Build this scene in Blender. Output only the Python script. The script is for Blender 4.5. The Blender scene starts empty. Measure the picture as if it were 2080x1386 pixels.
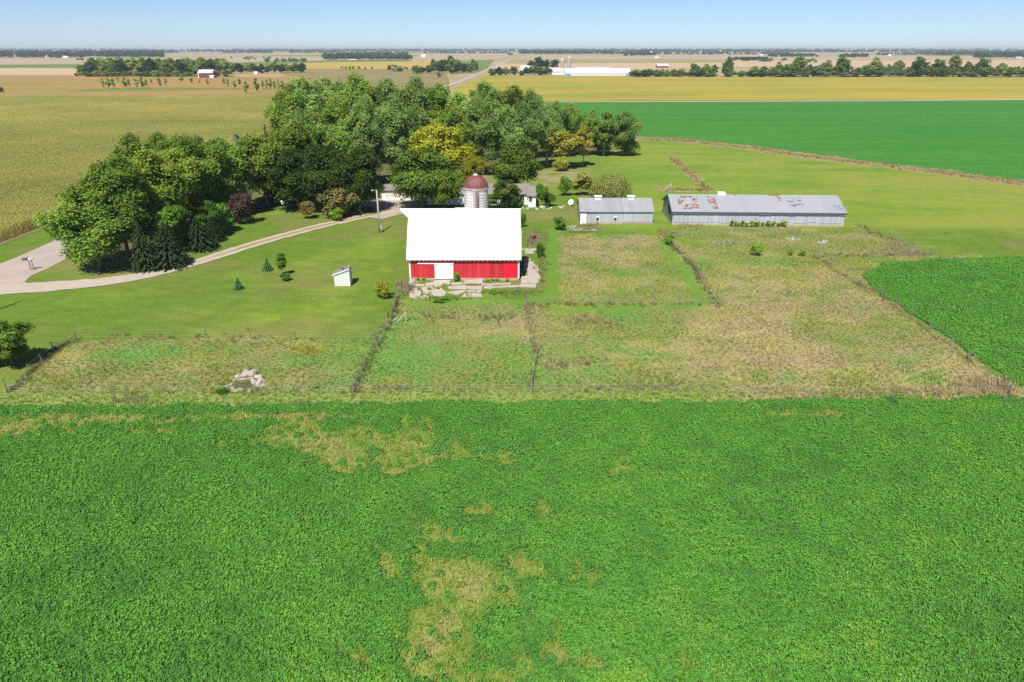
import bpy, math, random
import numpy as np
from mathutils import Vector
rad = math.radians
sc = bpy.context.scene
COL = sc.collection

# ------------------------------------------------------------------ camera
CAMZ, PITCH, FPX = 30.0, rad(23.22), 1387.0
cd = bpy.data.cameras.new('camera'); cam = bpy.data.objects.new('camera', cd); COL.objects.link(cam)
cam.location = (0, 0, CAMZ); cam.rotation_euler = (rad(90) - PITCH, 0, 0)
cd.sensor_width = 36; cd.lens = 36 * FPX / 2080; cd.clip_start = 0.5; cd.clip_end = 60000
sc.camera = cam
# ------------------------------------------------------------------ sky and sun
SUN_EL, SUN_AZ = rad(55), rad(14)          # shadows fall 14 degrees to the right of the view direction
w = bpy.data.worlds.new("World"); sc.world = w; w.use_nodes = True
nt = w.node_tree; bg = nt.nodes['Background']
sky = nt.nodes.new('ShaderNodeTexSky'); sky.sky_type = 'NISHITA'; sky.sun_disc = False
sky.sun_elevation = SUN_EL; sky.sun_rotation = math.pi + SUN_AZ
sky.altitude = 800; sky.air_density = 0.7; sky.dust_density = 0.5; sky.ozone_density = 6.0
tintn = nt.nodes.new('ShaderNodeMix'); tintn.data_type = 'RGBA'; tintn.blend_type = 'MULTIPLY'; tintn.inputs[0].default_value = 1.0
tintn.inputs[7].default_value = (1.0, 0.98, 1.0, 1)
nt.links.new(sky.outputs[0], tintn.inputs[6]); nt.links.new(tintn.outputs[2], bg.inputs[0]); bg.inputs[1].default_value = 0.085
sl = bpy.data.lights.new('sun', 'SUN'); sl.energy = 4.6; sl.angle = rad(0.5); sl.color = (1.0, 0.95, 0.87)
so = bpy.data.objects.new('sun', sl); COL.objects.link(so)
dv = Vector((math.sin(SUN_AZ) * math.cos(SUN_EL), math.cos(SUN_AZ) * math.cos(SUN_EL), -math.sin(SUN_EL)))
so.rotation_euler = dv.to_track_quat('-Z', 'Y').to_euler(); so.location = (-20, -40, 80)
sc.view_settings.view_transform = 'Standard'; sc.view_settings.look = 'None'
sc.view_settings.exposure = 0.55; sc.view_settings.gamma = 1
sc.render.engine = 'CYCLES'
sc.cycles.max_bounces = 8; sc.cycles.diffuse_bounces = 6; sc.cycles.glossy_bounces = 2
sc.cycles.transmission_bounces = 4; sc.cycles.volume_bounces = 0; sc.cycles.transparent_max_bounces = 8
sc.cycles.use_denoising = False

# ------------------------------------------------------------------ helpers
cp, sp = math.cos(PITCH), math.sin(PITCH)
def G(px, py, z=0.0):                       # where the sight line of a photograph point meets height z
    u = (px - 1040) / FPX; v = (693 - py) / FPX
    t = (z - CAMZ) / (-sp + v * cp)
    return (t * u, t * (cp + v * sp))
def ZAT(py, y):
    v = (693 - py) / FPX
    return CAMZ + y * (-sp + v * cp) / (cp + v * sp)
def XAT(px, y, z):
    return (px - 1040) / FPX * (y * cp - (z - CAMZ) * sp)
def P(x, y, z=0.0):
    d = y * cp - (z - CAMZ) * sp
    return 1040 + FPX * x / d, 693 - FPX * (y * sp + (z - CAMZ) * cp) / d
def tag(o, label=None, cat=None, group=None, kind=None):
    if label: o['label'] = label
    if cat: o['category'] = cat
    if group: o['group'] = group
    if kind: o['kind'] = kind
    return o
def empty(name, loc, label=None, cat=None, group=None, rz=0):
    o = bpy.data.objects.new(name, None); COL.objects.link(o); o.location = loc; o.rotation_euler = (0, 0, rz)
    o.empty_display_size = 0.2
    return tag(o, label, cat, group)
def link(name, me, mat, parent=None, loc=(0, 0, 0)):
    o = bpy.data.objects.new(name, me); COL.objects.link(o); o.location = loc
    if mat and not me.materials: me.materials.append(mat)
    if parent: o.parent = parent
    return o
class MB:
    def __init__(s): s.v = []; s.f = []
    def add(s, v, f):
        k = len(s.v); s.v += [tuple(p) for p in v]; s.f += [tuple(i + k for i in q) for q in f]; return s
    def box(s, x0, x1, y0, y1, z0, z1):
        return s.add([(x0,y0,z0),(x1,y0,z0),(x1,y1,z0),(x0,y1,z0),(x0,y0,z1),(x1,y0,z1),(x1,y1,z1),(x0,y1,z1)],
                     [(0,3,2,1),(4,5,6,7),(0,1,5,4),(1,2,6,5),(2,3,7,6),(3,0,4,7)])
    def prism(s, poly, z0, z1):             # flat polygon (x, y) pulled up from z0 to z1
        n = len(poly)
        return s.add([(x,y,z0) for x,y in poly] + [(x,y,z1) for x,y in poly],
                     [tuple(range(n-1,-1,-1)), tuple(range(n,2*n))] + [(i,(i+1)%n,n+(i+1)%n,n+i) for i in range(n)])
    def prismx(s, prof, x0, x1):            # profile (y, z) pulled along x
        n = len(prof)
        return s.add([(x0,y,z) for y,z in prof] + [(x1,y,z) for y,z in prof],
                     [tuple(range(n)), tuple(range(2*n-1,n-1,-1))] + [((i+1)%n,i,n+i,n+(i+1)%n) for i in range(n)])
    def tube(s, pts, rs, n=6, cap=True):
        k0 = None; V = []; F = []
        for i, p in enumerate(pts):
            p = Vector(p); a = Vector(pts[max(0,i-1)]); b = Vector(pts[min(len(pts)-1,i+1)])
            d = (b - a).normalized(); q = d.to_track_quat('Z', 'Y')
            for j in range(n):
                t = 2*math.pi*j/n
                V.append(tuple(p + q @ Vector((math.cos(t)*rs[i], math.sin(t)*rs[i], 0))))
        for i in range(len(pts)-1):
            for j in range(n):
                F.append((i*n+j, i*n+(j+1)%n, (i+1)*n+(j+1)%n, (i+1)*n+j))
        if cap:
            F.append(tuple(range(n-1,-1,-1))); F.append(tuple((len(pts)-1)*n+j for j in range(n)))
        return s.add(V, F)
    def lathe(s, prof, n=32, c=(0,0)):      # prof of (radius, z)
        V = []; F = []
        for r, z in prof:
            for j in range(n):
                t = 2*math.pi*j/n; V.append((c[0]+r*math.cos(t), c[1]+r*math.sin(t), z))
        for i in range(len(prof)-1):
            for j in range(n): F.append((i*n+j, i*n+(j+1)%n, (i+1)*n+(j+1)%n, (i+1)*n+j))
        return s.add(V, F)
    def build(s, name, mat, parent=None, loc=(0,0,0), smooth=False):
        me = bpy.data.meshes.new(name); me.from_pydata(s.v, [], s.f); me.update()
        if smooth:
            for p in me.polygons: p.use_smooth = True
        return link(name, me, mat, parent, loc)

def _h(ix, iy, seed):
    n = (ix.astype(np.int64) * 374761393 + iy.astype(np.int64) * 668265263 + seed * 974634777) & 0xffffffff
    n = ((n ^ (n >> 13)) * 1274126177) & 0xffffffff
    return ((n ^ (n >> 16)) & 0xffff) / 65535.0
def vnoise(x, y, seed=0):
    ix = np.floor(x); iy = np.floor(y); fx = x - ix; fy = y - iy
    fx = fx*fx*(3-2*fx); fy = fy*fy*(3-2*fy)
    a = _h(ix,iy,seed); b = _h(ix+1,iy,seed); c = _h(ix,iy+1,seed); d = _h(ix+1,iy+1,seed)
    return a*(1-fx)*(1-fy) + b*fx*(1-fy) + c*(1-fx)*fy + d*fx*fy
def fbm(x, y, scale, octv=4, seed=0):       # about 0..1, scale in metres
    r = 0; amp = 0.5; tot = 0
    for k in range(octv):
        r = r + amp * vnoise(x/scale*2**k + 17.3*k, y/scale*2**k - 9.1*k, seed+k); tot += amp; amp *= 0.55
    return r / tot
def inpoly(x, y, poly):
    ins = np.zeros(np.shape(x), bool); n = len(poly)
    for i in range(n):
        x0, y0 = poly[i]; x1, y1 = poly[(i+1) % n]
        if y0 == y1: continue
        c = ((y0 > y) != (y1 > y)) & (x < (x1-x0)*(y-y0)/(y1-y0) + x0)
        ins ^= c
    return ins
def distline(x, y, pts):
    best = np.full(np.shape(x), 1e9)
    for (x0,y0),(x1,y1) in zip(pts[:-1], pts[1:]):
        dx, dy = x1-x0, y1-y0; t = np.clip(((x-x0)*dx+(y-y0)*dy)/(dx*dx+dy*dy), 0, 1)
        best = np.minimum(best, np.hypot(x-x0-t*dx, y-y0-t*dy))
    return best
def Gs(l): return [G(*p) for p in l]
def sstep(a, b, x):
    t = np.clip((x-a)/(b-a), 0, 1); return t*t*(3-2*t)

# ------------------------------------------------------------------ materials
def new_mat(name):
    m = bpy.data.materials.new(name); m.use_nodes = True
    n = m.node_tree.nodes; l = m.node_tree.links
    return m, n, l, n['Principled BSDF']
def noise_node(n, l, scale, detail=4, coord='world', stretch=None, rough=0.6):
    t = n.new('ShaderNodeTexNoise'); t.inputs['Scale'].default_value = scale; t.inputs['Detail'].default_value = detail
    t.inputs['Roughness'].default_value = rough
    if coord == 'world': src = n.new('ShaderNodeNewGeometry').outputs['Position']
    else: src = n.new('ShaderNodeTexCoord').outputs['Object']
    if stretch:
        mp = n.new('ShaderNodeMapping'); mp.inputs['Scale'].default_value = stretch
        l.new(src, mp.inputs[0]); src = mp.outputs[0]
    l.new(src, t.inputs['Vector']); return t
def mixc(n, l, fac, a, b, mode='MIX'):
    m = n.new('ShaderNodeMix'); m.data_type = 'RGBA'; m.blend_type = mode
    for sock, val in ((m.inputs['Factor'], fac), (m.inputs['A'], a), (m.inputs['B'], b)):
        pass
    def put(s, v):
        if hasattr(v, 'is_output'): l.new(v, s)
        elif isinstance(v, (int, float)): s.default_value = v
        else: s.default_value = (*v, 1) if len(v) == 3 else v
    put(m.inputs[0], fac); put(m.inputs[6], a); put(m.inputs[7], b)
    return m.outputs[2]
def ramp(n, l, src, stops):
    r = n.new('ShaderNodeValToRGB'); e = r.color_ramp.elements
    while len(e) < len(stops): e.new(0.5)
    for k, (p, c) in enumerate(stops):
        e[k].position = p; e[k].color = (*c, 1) if len(c) == 3 else c
    l.new(src, r.inputs[0]); return r.outputs[0]
def grey(v): return (v, v, v)
def add_bump(n, l, b, src, strength, dist):
    bp = n.new('ShaderNodeBump'); bp.inputs['Strength'].default_value = strength; bp.inputs['Distance'].default_value = dist
    l.new(src, bp.inputs['Height']); l.new(bp.outputs[0], b.inputs['Normal'])

def m_plain(name, c, rough=0.7, var=0.18, scale=1.5, metal=0.0, bump=0.0, spec=0.3, stretch=None):
    m, n, l, b = new_mat(name)
    t = noise_node(n, l, scale, 5, 'obj', stretch)
    k = ramp(n, l, t.outputs[0], [(0.25, grey(1-var)), (0.75, grey(1+var*0.6))])
    l.new(mixc(n, l, 1.0, c, k, 'MULTIPLY'), b.inputs['Base Color'])
    b.inputs['Roughness'].default_value = rough; b.inputs['Metallic'].default_value = metal
    b.inputs['Specular IOR Level'].default_value = spec
    if bump: add_bump(n, l, b, t.outputs[0], bump, 0.05)
    return m
def m_ribbed(name, c, period=0.3, axis='X', rough=0.55, var=0.15, line=0.7, spec=0.3, depth=0.02, streak=None):
    """Painted or galvanised sheet or boards with regular ribs along one axis."""
    m, n, l, b = new_mat(name)
    tc = n.new('ShaderNodeTexCoord'); sx = n.new('ShaderNodeSeparateXYZ'); l.new(tc.outputs['Object'], sx.inputs[0])
    dv_ = n.new('ShaderNodeMath'); dv_.operation = 'DIVIDE'; l.new(sx.outputs[axis], dv_.inputs[0]); dv_.inputs[1].default_value = period
    fr = n.new('ShaderNodeMath'); fr.operation = 'FRACT'; l.new(dv_.outputs[0], fr.inputs[0])
    prof = ramp(n, l, fr.outputs[0], [(0.0, grey(0)), (0.08, grey(1)), (0.92, grey(1)), (1.0, grey(0))])
    fl = n.new('ShaderNodeMath'); fl.operation = 'FLOOR'; l.new(dv_.outputs[0], fl.inputs[0])
    wn = n.new('ShaderNodeTexWhiteNoise'); wn.noise_dimensions = '1D'; l.new(fl.outputs[0], wn.inputs['W'])
    board = ramp(n, l, wn.outputs[0], [(0, grey(1-var)), (1, grey(1+var*0.5))])
    t = noise_node(n, l, 1.2, 5, 'obj', (1, 1, 0.25))
    dirt = ramp(n, l, t.outputs[0], [(0.3, grey(1-var)), (0.7, grey(1.0))])
    col = mixc(n, l, 1.0, c, board, 'MULTIPLY'); col = mixc(n, l, 1.0, col, dirt, 'MULTIPLY')
    if streak:
        t2 = noise_node(n, l, 1.6, 5, 'obj', (1.0, 1.0, 0.18), 0.7)
        f2 = ramp(n, l, t2.outputs[0], [(streak[1], grey(0)), (streak[1] + 0.1, grey(1))])
        col = mixc(n, l, f2, col, streak[0])
    lm = ramp(n, l, prof, [(0, grey(line)), (1, grey(1))])
    col = mixc(n, l, 1.0, col, lm, 'MULTIPLY')
    l.new(col, b.inputs['Base Color']); b.inputs['Roughness'].default_value = rough
    b.inputs['Specular IOR Level'].default_value = spec
    add_bump(n, l, b, prof, 0.6, depth)
    return m
def m_leaf(name, dark, light, accent=None, amount=0.06, trans=0.42, var=0.25, gain=2.6):
    """Foliage: each leaf takes its own tone, each sprig (region of the crown) its own cast."""
    m, n, l, b = new_mat(name)
    at = n.new('ShaderNodeAttribute'); at.attribute_name = 'tone'
    dark = tuple(min(.6, v*gain) for v in dark); light = tuple(min(.6, v*gain) for v in light)
    stops = [(0.0, dark), (0.85 if accent else 1.0, light)]
    if accent: stops += [(1 - amount, light), (min(1.0, 1 - amount + 0.04), accent)]
    col = ramp(n, l, at.outputs['Fac'], stops)
    oi = n.new('ShaderNodeObjectInfo')
    k = ramp(n, l, oi.outputs['Random'], [(0, grey(1 - var)), (1, grey(1 + var*0.5))])
    col = mixc(n, l, 1.0, col, k, 'MULTIPLY')
    t = noise_node(n, l, 0.35, 2, 'world')
    hue = ramp(n, l, t.outputs[0], [(0.35, (0.86, 1.0, 0.9)), (0.65, (1.12, 1.0, 0.85))])
    col = mixc(n, l, 1.0, col, hue, 'MULTIPLY')
    n.remove(b)
    df = n.new('ShaderNodeBsdfDiffuse'); tr = n.new('ShaderNodeBsdfTranslucent'); mx = n.new('ShaderNodeMixShader')
    l.new(col, df.inputs[0])
    l.new(mixc(n, l, 1.0, col, (1.05, 1.15, 0.6), 'MULTIPLY'), tr.inputs[0])
    mx.inputs[0].default_value = trans
    l.new(df.outputs[0], mx.inputs[1]); l.new(tr.outputs[0], mx.inputs[2]); l.new(mx.outputs[0], n['Material Output'].inputs[0])
    return m
def m_tint(name, trans=0.3, var=0.35):
    """Small plants: the colour each plant was given where it was sown, varied from blade to blade."""
    m, n, l, b = new_mat(name)
    at = n.new('ShaderNodeAttribute'); at.attribute_type = 'INSTANCER'; at.attribute_name = 'tint'
    tn = n.new('ShaderNodeAttribute'); tn.attribute_name = 'tone'
    k = ramp(n, l, tn.outputs['Fac'], [(0, grey(1 - var)), (1, grey(1 + var))])
    col = mixc(n, l, 1.0, at.outputs['Color'], k, 'MULTIPLY')
    n.remove(b)
    df = n.new('ShaderNodeBsdfDiffuse'); tr = n.new('ShaderNodeBsdfTranslucent'); mx = n.new('ShaderNodeMixShader')
    l.new(col, df.inputs[0]); l.new(col, tr.inputs[0]); mx.inputs[0].default_value = trans
    l.new(df.outputs[0], mx.inputs[1]); l.new(tr.outputs[0], mx.inputs[2]); l.new(mx.outputs[0], n['Material Output'].inputs[0])
    return m
def m_ground(name, fine=3.0, amp=0.25, bump=0.5, c=None, c2=None, scale2=0.02, stretch=None, bdist=0.08, lo=0.35, hi=0.65):
    """Ground cover. Without c the colour is the mesh's own 'col' attribute."""
    m, n, l, b = new_mat(name)
    if c is None:
        at = n.new('ShaderNodeAttribute'); at.attribute_name = 'col'; col = at.outputs['Color']
    else:
        t2 = noise_node(n, l, scale2, 5, 'world', stretch)
        col = ramp(n, l, t2.outputs[0], [(lo, c), (hi, c2 or c)])
    t = noise_node(n, l, fine, 6, 'world', None, 0.75)
    k = ramp(n, l, t.outputs[0], [(0.25, grey(1 - amp)), (0.75, grey(1 + amp))])
    t3 = noise_node(n, l, fine*0.23, 4, 'world', (0.6, 1, 1), 0.7)
    col = mixc(n, l, 1.0, col, ramp(n, l, t3.outputs[0], [(0.3, (1 - amp*.5, 1 - amp*.42, 1 - amp*.4)), (0.7, (1 + amp*.5, 1 + amp*.42, 1 + amp*.3))]), 'MULTIPLY')
    l.new(mixc(n, l, 1.0, col, k, 'MULTIPLY'), b.inputs['Base Color'])
    b.inputs['Roughness'].default_value = 0.95; b.inputs['Specular IOR Level'].default_value = 0.05
    if bump: add_bump(n, l, b, t.outputs[0], bump, bdist)
    return m

M = {}
M['white_paint'] = m_plain('white_paint', (0.80, 0.80, 0.78), 0.55, 0.06)
M['white_roof'] = m_ribbed('white_roof', (0.84, 0.84, 0.83), 0.6, 'X', 0.45, 0.03, 0.93, 0.4, 0.01)
M['red_siding'] = m_ribbed('red_siding', (0.60, 0.038, 0.050), 0.62, 'X', 0.5, 0.17, 0.55, 0.3, 0.02)
M['red_panel'] = m_ribbed('red_panel', (0.76, 0.014, 0.04), 0.62, 'X', 0.5, 0.04, 0.75, 0.3, 0.02)
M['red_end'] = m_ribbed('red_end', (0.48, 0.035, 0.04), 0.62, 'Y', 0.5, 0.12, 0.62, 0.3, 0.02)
M['dark_wood'] = m_plain('dark_wood', (0.10, 0.075, 0.06), 0.8, 0.3, 4)
M['red_soffit'] = m_plain('red_soffit', (0.28, 0.05, 0.045), 0.7, 0.2)
M['concrete'] = m_plain('concrete', (0.42, 0.36, 0.31), 0.9, 0.22, 1.2, bump=0.4)
M['galv'] = m_ribbed('galv', (0.45, 0.475, 0.53), 0.25, 'X', 0.5, 0.14, 0.85, 0.35, 0.015)
M['galv_end'] = m_ribbed('galv_end', (0.36, 0.39, 0.42), 0.25, 'Y', 0.5, 0.14, 0.85, 0.35, 0.015)
M['galv_roof'] = m_ribbed('galv_roof', (0.315, 0.312, 0.328), 0.6, 'X', 0.45, 0.12, 0.88, 0.35, 0.015, ((0.235, 0.205, 0.195), 0.60))
M['dark_trim'] = m_plain('dark_trim', (0.07, 0.09, 0.12), 0.6, 0.15)
M['glass'] = m_plain('glass', (0.03, 0.04, 0.05), 0.12, 0.1, spec=0.5)
M['brick'] = m_plain('brick', (0.36, 0.27, 0.24), 0.9, 0.3, 5)
M['brown_roof'] = m_plain('brown_roof', (0.24, 0.20, 0.19), 0.9, 0.2, 3, bump=0.3)
M['grey_siding'] = m_ribbed('grey_siding', (0.68, 0.68, 0.66), 0.2, 'Z', 0.6, 0.05, 0.8)
M['rust'] = m_plain('rust', (0.30, 0.17, 0.12), 0.85, 0.5, 3, stretch=(1, 1, 0.2))
M['wood_post'] = m_plain('wood_post', (0.24, 0.20, 0.16), 0.9, 0.3, 6)
M['pole_wood'] = m_plain('pole_wood', (0.42, 0.38, 0.34), 0.85, 0.2, 4)
M['wire'] = m_plain('wire', (0.25, 0.23, 0.21), 0.6, 0.2)
M['bark'] = m_plain('bark', (0.20, 0.17, 0.14), 0.95, 0.35, 4, bump=0.5)
M['pale_bark'] = m_plain('pale_bark', (0.38, 0.34, 0.29), 0.95, 0.3, 4, bump=0.5)
M['rock'] = m_plain('rock', (0.43, 0.38, 0.33), 0.95, 0.35, 2.5, bump=0.6)
M['mailbox_green'] = m_plain('mailbox_green', (0.05, 0.12, 0.07), 0.5, 0.1)
M['mailbox_grey'] = m_plain('mailbox_grey', (0.45, 0.5, 0.52), 0.4, 0.1)
M['blue_paint'] = m_plain('blue_paint', (0.10, 0.36, 0.66), 0.5, 0.1)
M['far_grey'] = m_plain('far_grey', (0.46, 0.47, 0.50), 0.6, 0.1, 0.3)
M['far_red'] = m_ribbed('far_red', (0.34, 0.03, 0.04), 1.2, 'X', 0.6, 0.1, 0.8)
M['tan_wall'] = m_plain('tan_wall', (0.50, 0.42, 0.34), 0.8, 0.15, 0.5)

# foliage
L = {}
L['ash'] = m_leaf('leaf_ash', (0.038, 0.074, 0.014), (0.118, 0.174, 0.036), (0.26, 0.26, 0.04), 0.05)
L['ashdark'] = m_leaf('leaf_ash_dark', (0.026, 0.062, 0.012), (0.08, 0.15, 0.022))
L['olive'] = m_leaf('leaf_olive', (0.048, 0.080, 0.016), (0.145, 0.192, 0.032), (0.30, 0.27, 0.04), 0.08)
L['cotton'] = m_leaf('leaf_cottonwood', (0.050, 0.086, 0.028), (0.150, 0.212, 0.068), (0.25, 0.25, 0.06), 0.04)
L['cottonlight'] = m_leaf('leaf_cottonwood_light', (0.05, 0.095, 0.018), (0.17, 0.24, 0.05), (0.30, 0.28, 0.05), 0.08, gain=2.2)
L['maple'] = m_leaf('leaf_maple', (0.020, 0.038, 0.010), (0.05, 0.085, 0.018), None, trans=0.18, gain=1.7)
L['locust'] = m_leaf('leaf_locust', (0.03, 0.055, 0.010), (0.085, 0.125, 0.02), (0.15, 0.16, 0.02), 0.10, trans=0.2, gain=2.0)
L['gold'] = m_leaf('leaf_gold', (0.085,0.095,0.010), (0.175,0.168,0.016), (0.40, 0.34, 0.03), 0.2, gain=3.0)
L['straw'] = m_leaf('leaf_yellowing', (0.15, 0.14, 0.03), (0.36, 0.31, 0.06), (0.14, 0.19, 0.03), 0.2, gain=1.75)
L['spruce'] = m_leaf('needle_spruce', (0.022, 0.042, 0.018), (0.065, 0.095, 0.045), None, trans=0.1, gain=1.15)
L['bluespruce'] = m_leaf('needle_blue_spruce', (0.05, 0.075, 0.065), (0.14, 0.18, 0.155), None, trans=0.1, gain=1.25)
L['youngspruce'] = m_leaf('needle_young_spruce', (0.03, 0.09, 0.045), (0.09, 0.19, 0.085), None, trans=0.15, gain=1.6)
L['purple'] = m_leaf('leaf_purple', (0.045, 0.025, 0.03), (0.12, 0.07, 0.075), None, trans=0.2, gain=1.5)
L['tanbush'] = m_leaf('leaf_tan', (0.12, 0.10, 0.04), (0.25, 0.21, 0.09), (0.14, 0.17, 0.04), 0.2, gain=1.5)
L['bush'] = m_leaf('leaf_bush', (0.05, 0.10, 0.016), (0.15, 0.24, 0.035), (0.32, 0.27, 0.04), 0.07)
L['barberry'] = m_leaf('leaf_barberry', (0.10, 0.12, 0.02), (0.24, 0.25, 0.03), (0.30, 0.15, 0.04), 0.1)
L['willow'] = m_leaf('leaf_willow', (0.10, 0.11, 0.035), (0.26, 0.26, 0.09), None)
L['thuja'] = m_leaf('leaf_thuja', (0.09, 0.10, 0.02), (0.20, 0.19, 0.045), (0.27, 0.20, 0.06), 0.15)
L['far'] = m_leaf('leaf_far', (0.028, 0.055, 0.018), (0.085, 0.135, 0.035), (0.18, 0.18, 0.05), 0.08)
L['farolive'] = m_leaf('leaf_far_olive', (0.05, 0.07, 0.02), (0.16, 0.19, 0.05), (0.25, 0.22, 0.06), 0.12)
L['fardark'] = m_leaf('leaf_far_dark', (0.018, 0.04, 0.016), (0.05, 0.09, 0.03), None, gain=1.7)

# ------------------------------------------------------------------ numpy meshes
def quad_mesh(name, V, tone, mat=None):
    n = len(V); me = bpy.data.meshes.new(name)
    me.vertices.add(n*4); me.vertices.foreach_set('co', np.ascontiguousarray(V, dtype=np.float32).ravel())
    me.loops.add(n*4); me.loops.foreach_set('vertex_index', np.arange(n*4, dtype=np.int32))
    me.polygons.add(n); me.polygons.foreach_set('loop_start', np.arange(n, dtype=np.int32)*4)
    me.update(calc_edges=True)
    a = me.attributes.new('tone', 'FLOAT', 'FACE'); a.data.foreach_set('value', np.asarray(tone, dtype=np.float32))
    if mat: me.materials.append(mat)
    return me
def unit(v): return v / np.maximum(np.linalg.norm(v, axis=-1, keepdims=True), 1e-9)
def leaf_quads(c, nrm, size, rng, aspect=0.65, along=None):
    """Pointed four-cornered leaves (or leaf sprays) at c facing nrm."""
    r = rng.normal(size=c.shape) if along is None else along
    t1 = unit(np.cross(nrm, r)) if along is None else unit(along)
    t2 = unit(np.cross(nrm, t1)); s = np.asarray(size).reshape(-1, 1)
    bend = nrm * s * 0.18
    return np.stack([c + t1*s - bend, c + t2*s*aspect + bend*0.6, c - t1*s - bend, c - t2*s*aspect + bend*0.6], axis=1)
def crown(name, seed, H, Rr, base, nl, nleaf, leaf, lobe=(0.26, 0.42), squash=0.8, top=1.0, shell=0.45, mult=1, egg=0.0):
    """Leaves of a broadleaf crown: lobes around a limb frame, each a loose shell of leaf sprays; also returns the lobe centres."""
    rng = np.random.default_rng(seed); zc = (base*H + H)/2; hz = (H - base*H)/2
    C = []
    tries = 0
    while len(C) < nl and tries < 4000:
        tries += 1
        d = unit(rng.normal(size=3)); rr = rng.uniform()**shell * 0.74
        p = d * rr; zz = p[2]
        wid = 1.0 - egg*zz
        q = np.array([p[0]*Rr*wid, p[1]*Rr*wid, zc + zz*hz*top])
        if all(np.linalg.norm((q-c)/np.array([1,1,0.8])) > Rr*(0.24 if nl < 50 else 0.17) for c in C): C.append(q)
    C = np.array(C); nl = len(C)
    lr = Rr * rng.uniform(lobe[0], lobe[1], nl)
    wgt = lr**2; cnt = rng.multinomial(nleaf, wgt/wgt.sum())
    pts = []; nr = []; tone = []
    for i in range(nl):
        k = cnt[i]; d = unit(rng.normal(size=(k, 3)))
        d[:, 2] = np.where((d[:, 2] < -0.35) & (rng.uniform(size=k) < 0.7), -d[:, 2], d[:, 2])
        # lumpy lobe surface
        lump = 0.78 + 0.3*np.sin(d[:, 0]*5 + i) * np.sin(d[:, 1]*5 + 2*i) * np.sin(d[:, 2]*5 + 3*i) + rng.normal(size=k)*0.15
        lump *= np.where(rng.uniform(size=k) < 0.40, rng.uniform(0.3, 1.25, k), 1.0)
        pts.append(C[i] + d * (lr[i]*lump)[:, None] * np.array([1, 1, squash]))
        out = unit((pts[-1] - np.array([0, 0, zc*0.8]))/np.array([Rr, Rr, hz]))
        nr.append(unit(d*0.32 + out*0.45 + rng.normal(size=(k, 3))*0.5 + np.array([0, 0, 0.35])))
        tone.append(np.clip(0.5 + rng.normal()*0.16 + rng.normal(size=k)*0.2, 0, 0.999))
    pts = np.concatenate(pts); nr = np.concatenate(nr); tone = np.concatenate(tone)
    tone = np.where(rng.uniform(size=len(tone)) < 0.03, 0.99, tone)
    V = leaf_quads(pts, nr, leaf*rng.uniform(0.6, 1.35, len(pts)), rng)
    V[:, :, 2] = np.maximum(V[:, :, 2], 0.05)
    return quad_mesh(name, V, tone), C, lr
def trunk(name, seed, H, Rr, C, r0, fork=0.35, nlimb=10):
    rng = random.Random(seed); mb = MB(); hs = [0, 0.08, 0.25, fork+0.1, 0.6, 0.74]
    pts = []; x = y = 0
    for h in hs:
        pts.append((x, y, h*H)); x += rng.uniform(-.02, .02)*H; y += rng.uniform(-.02, .02)*H
    mb.tube(pts, [r0*1.35, r0, r0*0.85, r0*0.65, r0*0.35, r0*0.08], 8)
    idx = list(range(len(C))); rng.shuffle(idx)
    for i in idx[:nlimb]:
        c = C[i]; z0 = max(0.12*H, min(c[2]*0.62, fork*1.5*H)) ; f = z0/H
        sx = np.interp(f, hs, [p[0] for p in pts]); sy = np.interp(f, hs, [p[1] for p in pts])
        a = Vector((sx, sy, z0)); b = Vector(c); mid = a.lerp(b, 0.5) + Vector((rng.uniform(-.04,.04)*H, rng.uniform(-.04,.04)*H, 0.02*H))
        rr = r0*0.45
        mb.tube([a, mid, b], [rr, rr*0.65, rr*0.15], 6)
    me = bpy.data.meshes.new(name); me.from_pydata(mb.v, [], mb.f); me.update()
    for p in me.polygons: p.use_smooth = True
    me.materials.append(M['bark']); return me
def spruce_mesh(name, seed, H, Rr, nlay, per, leaf, droop=0.35):
    rng = np.random.default_rng(seed); pts = []; nr = []; al = []; tone = []
    for k in range(nlay):
        f = k/(nlay-1); z = H*(0.04 + 0.94*f**0.95); r = Rr*(1-f)**0.85 * rng.uniform(0.85, 1.1) + 0.03*Rr
        nb = max(4, int(per*(1-f) + 4)); a0 = rng.uniform(0, 6.28)
        for j in range(nb):
            a = a0 + 6.283*j/nb + rng.normal()*0.12; L_ = r*rng.uniform(0.8, 1.12)
            m = max(3, int(L_/leaf*1.6))
            for t in np.linspace(0.15, 1.0, m):
                d = np.array([math.cos(a), math.sin(a), 0]); p = d*L_*t; p[2] = z - droop*L_*t*t + 0.12*L_*t
                for s_ in range(2):
                    pts.append(p + rng.normal(size=3)*leaf*0.35); al.append(d*0.8 + rng.normal(size=3)*0.5 + np.array([0, 0, -0.2]))
                    nr.append(np.array([0, 0, 1.0]) + d*0.3 + rng.normal(size=3)*0.4); tone.append(np.clip(0.25 + 0.5*t*rng.uniform(0.4, 1.4), 0, 0.99))
    pts = np.array(pts); nr = unit(np.array(nr)); al = np.array(al); al = al - nr*(al*nr).sum(1, keepdims=True)
    V = leaf_quads(pts, nr, leaf*rng.uniform(0.6, 1.2, len(pts)), rng, 0.4, al)
    V[:, :, 2] = np.maximum(V[:, :, 2], 0.02)
    return quad_mesh(name, V, tone)
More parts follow.
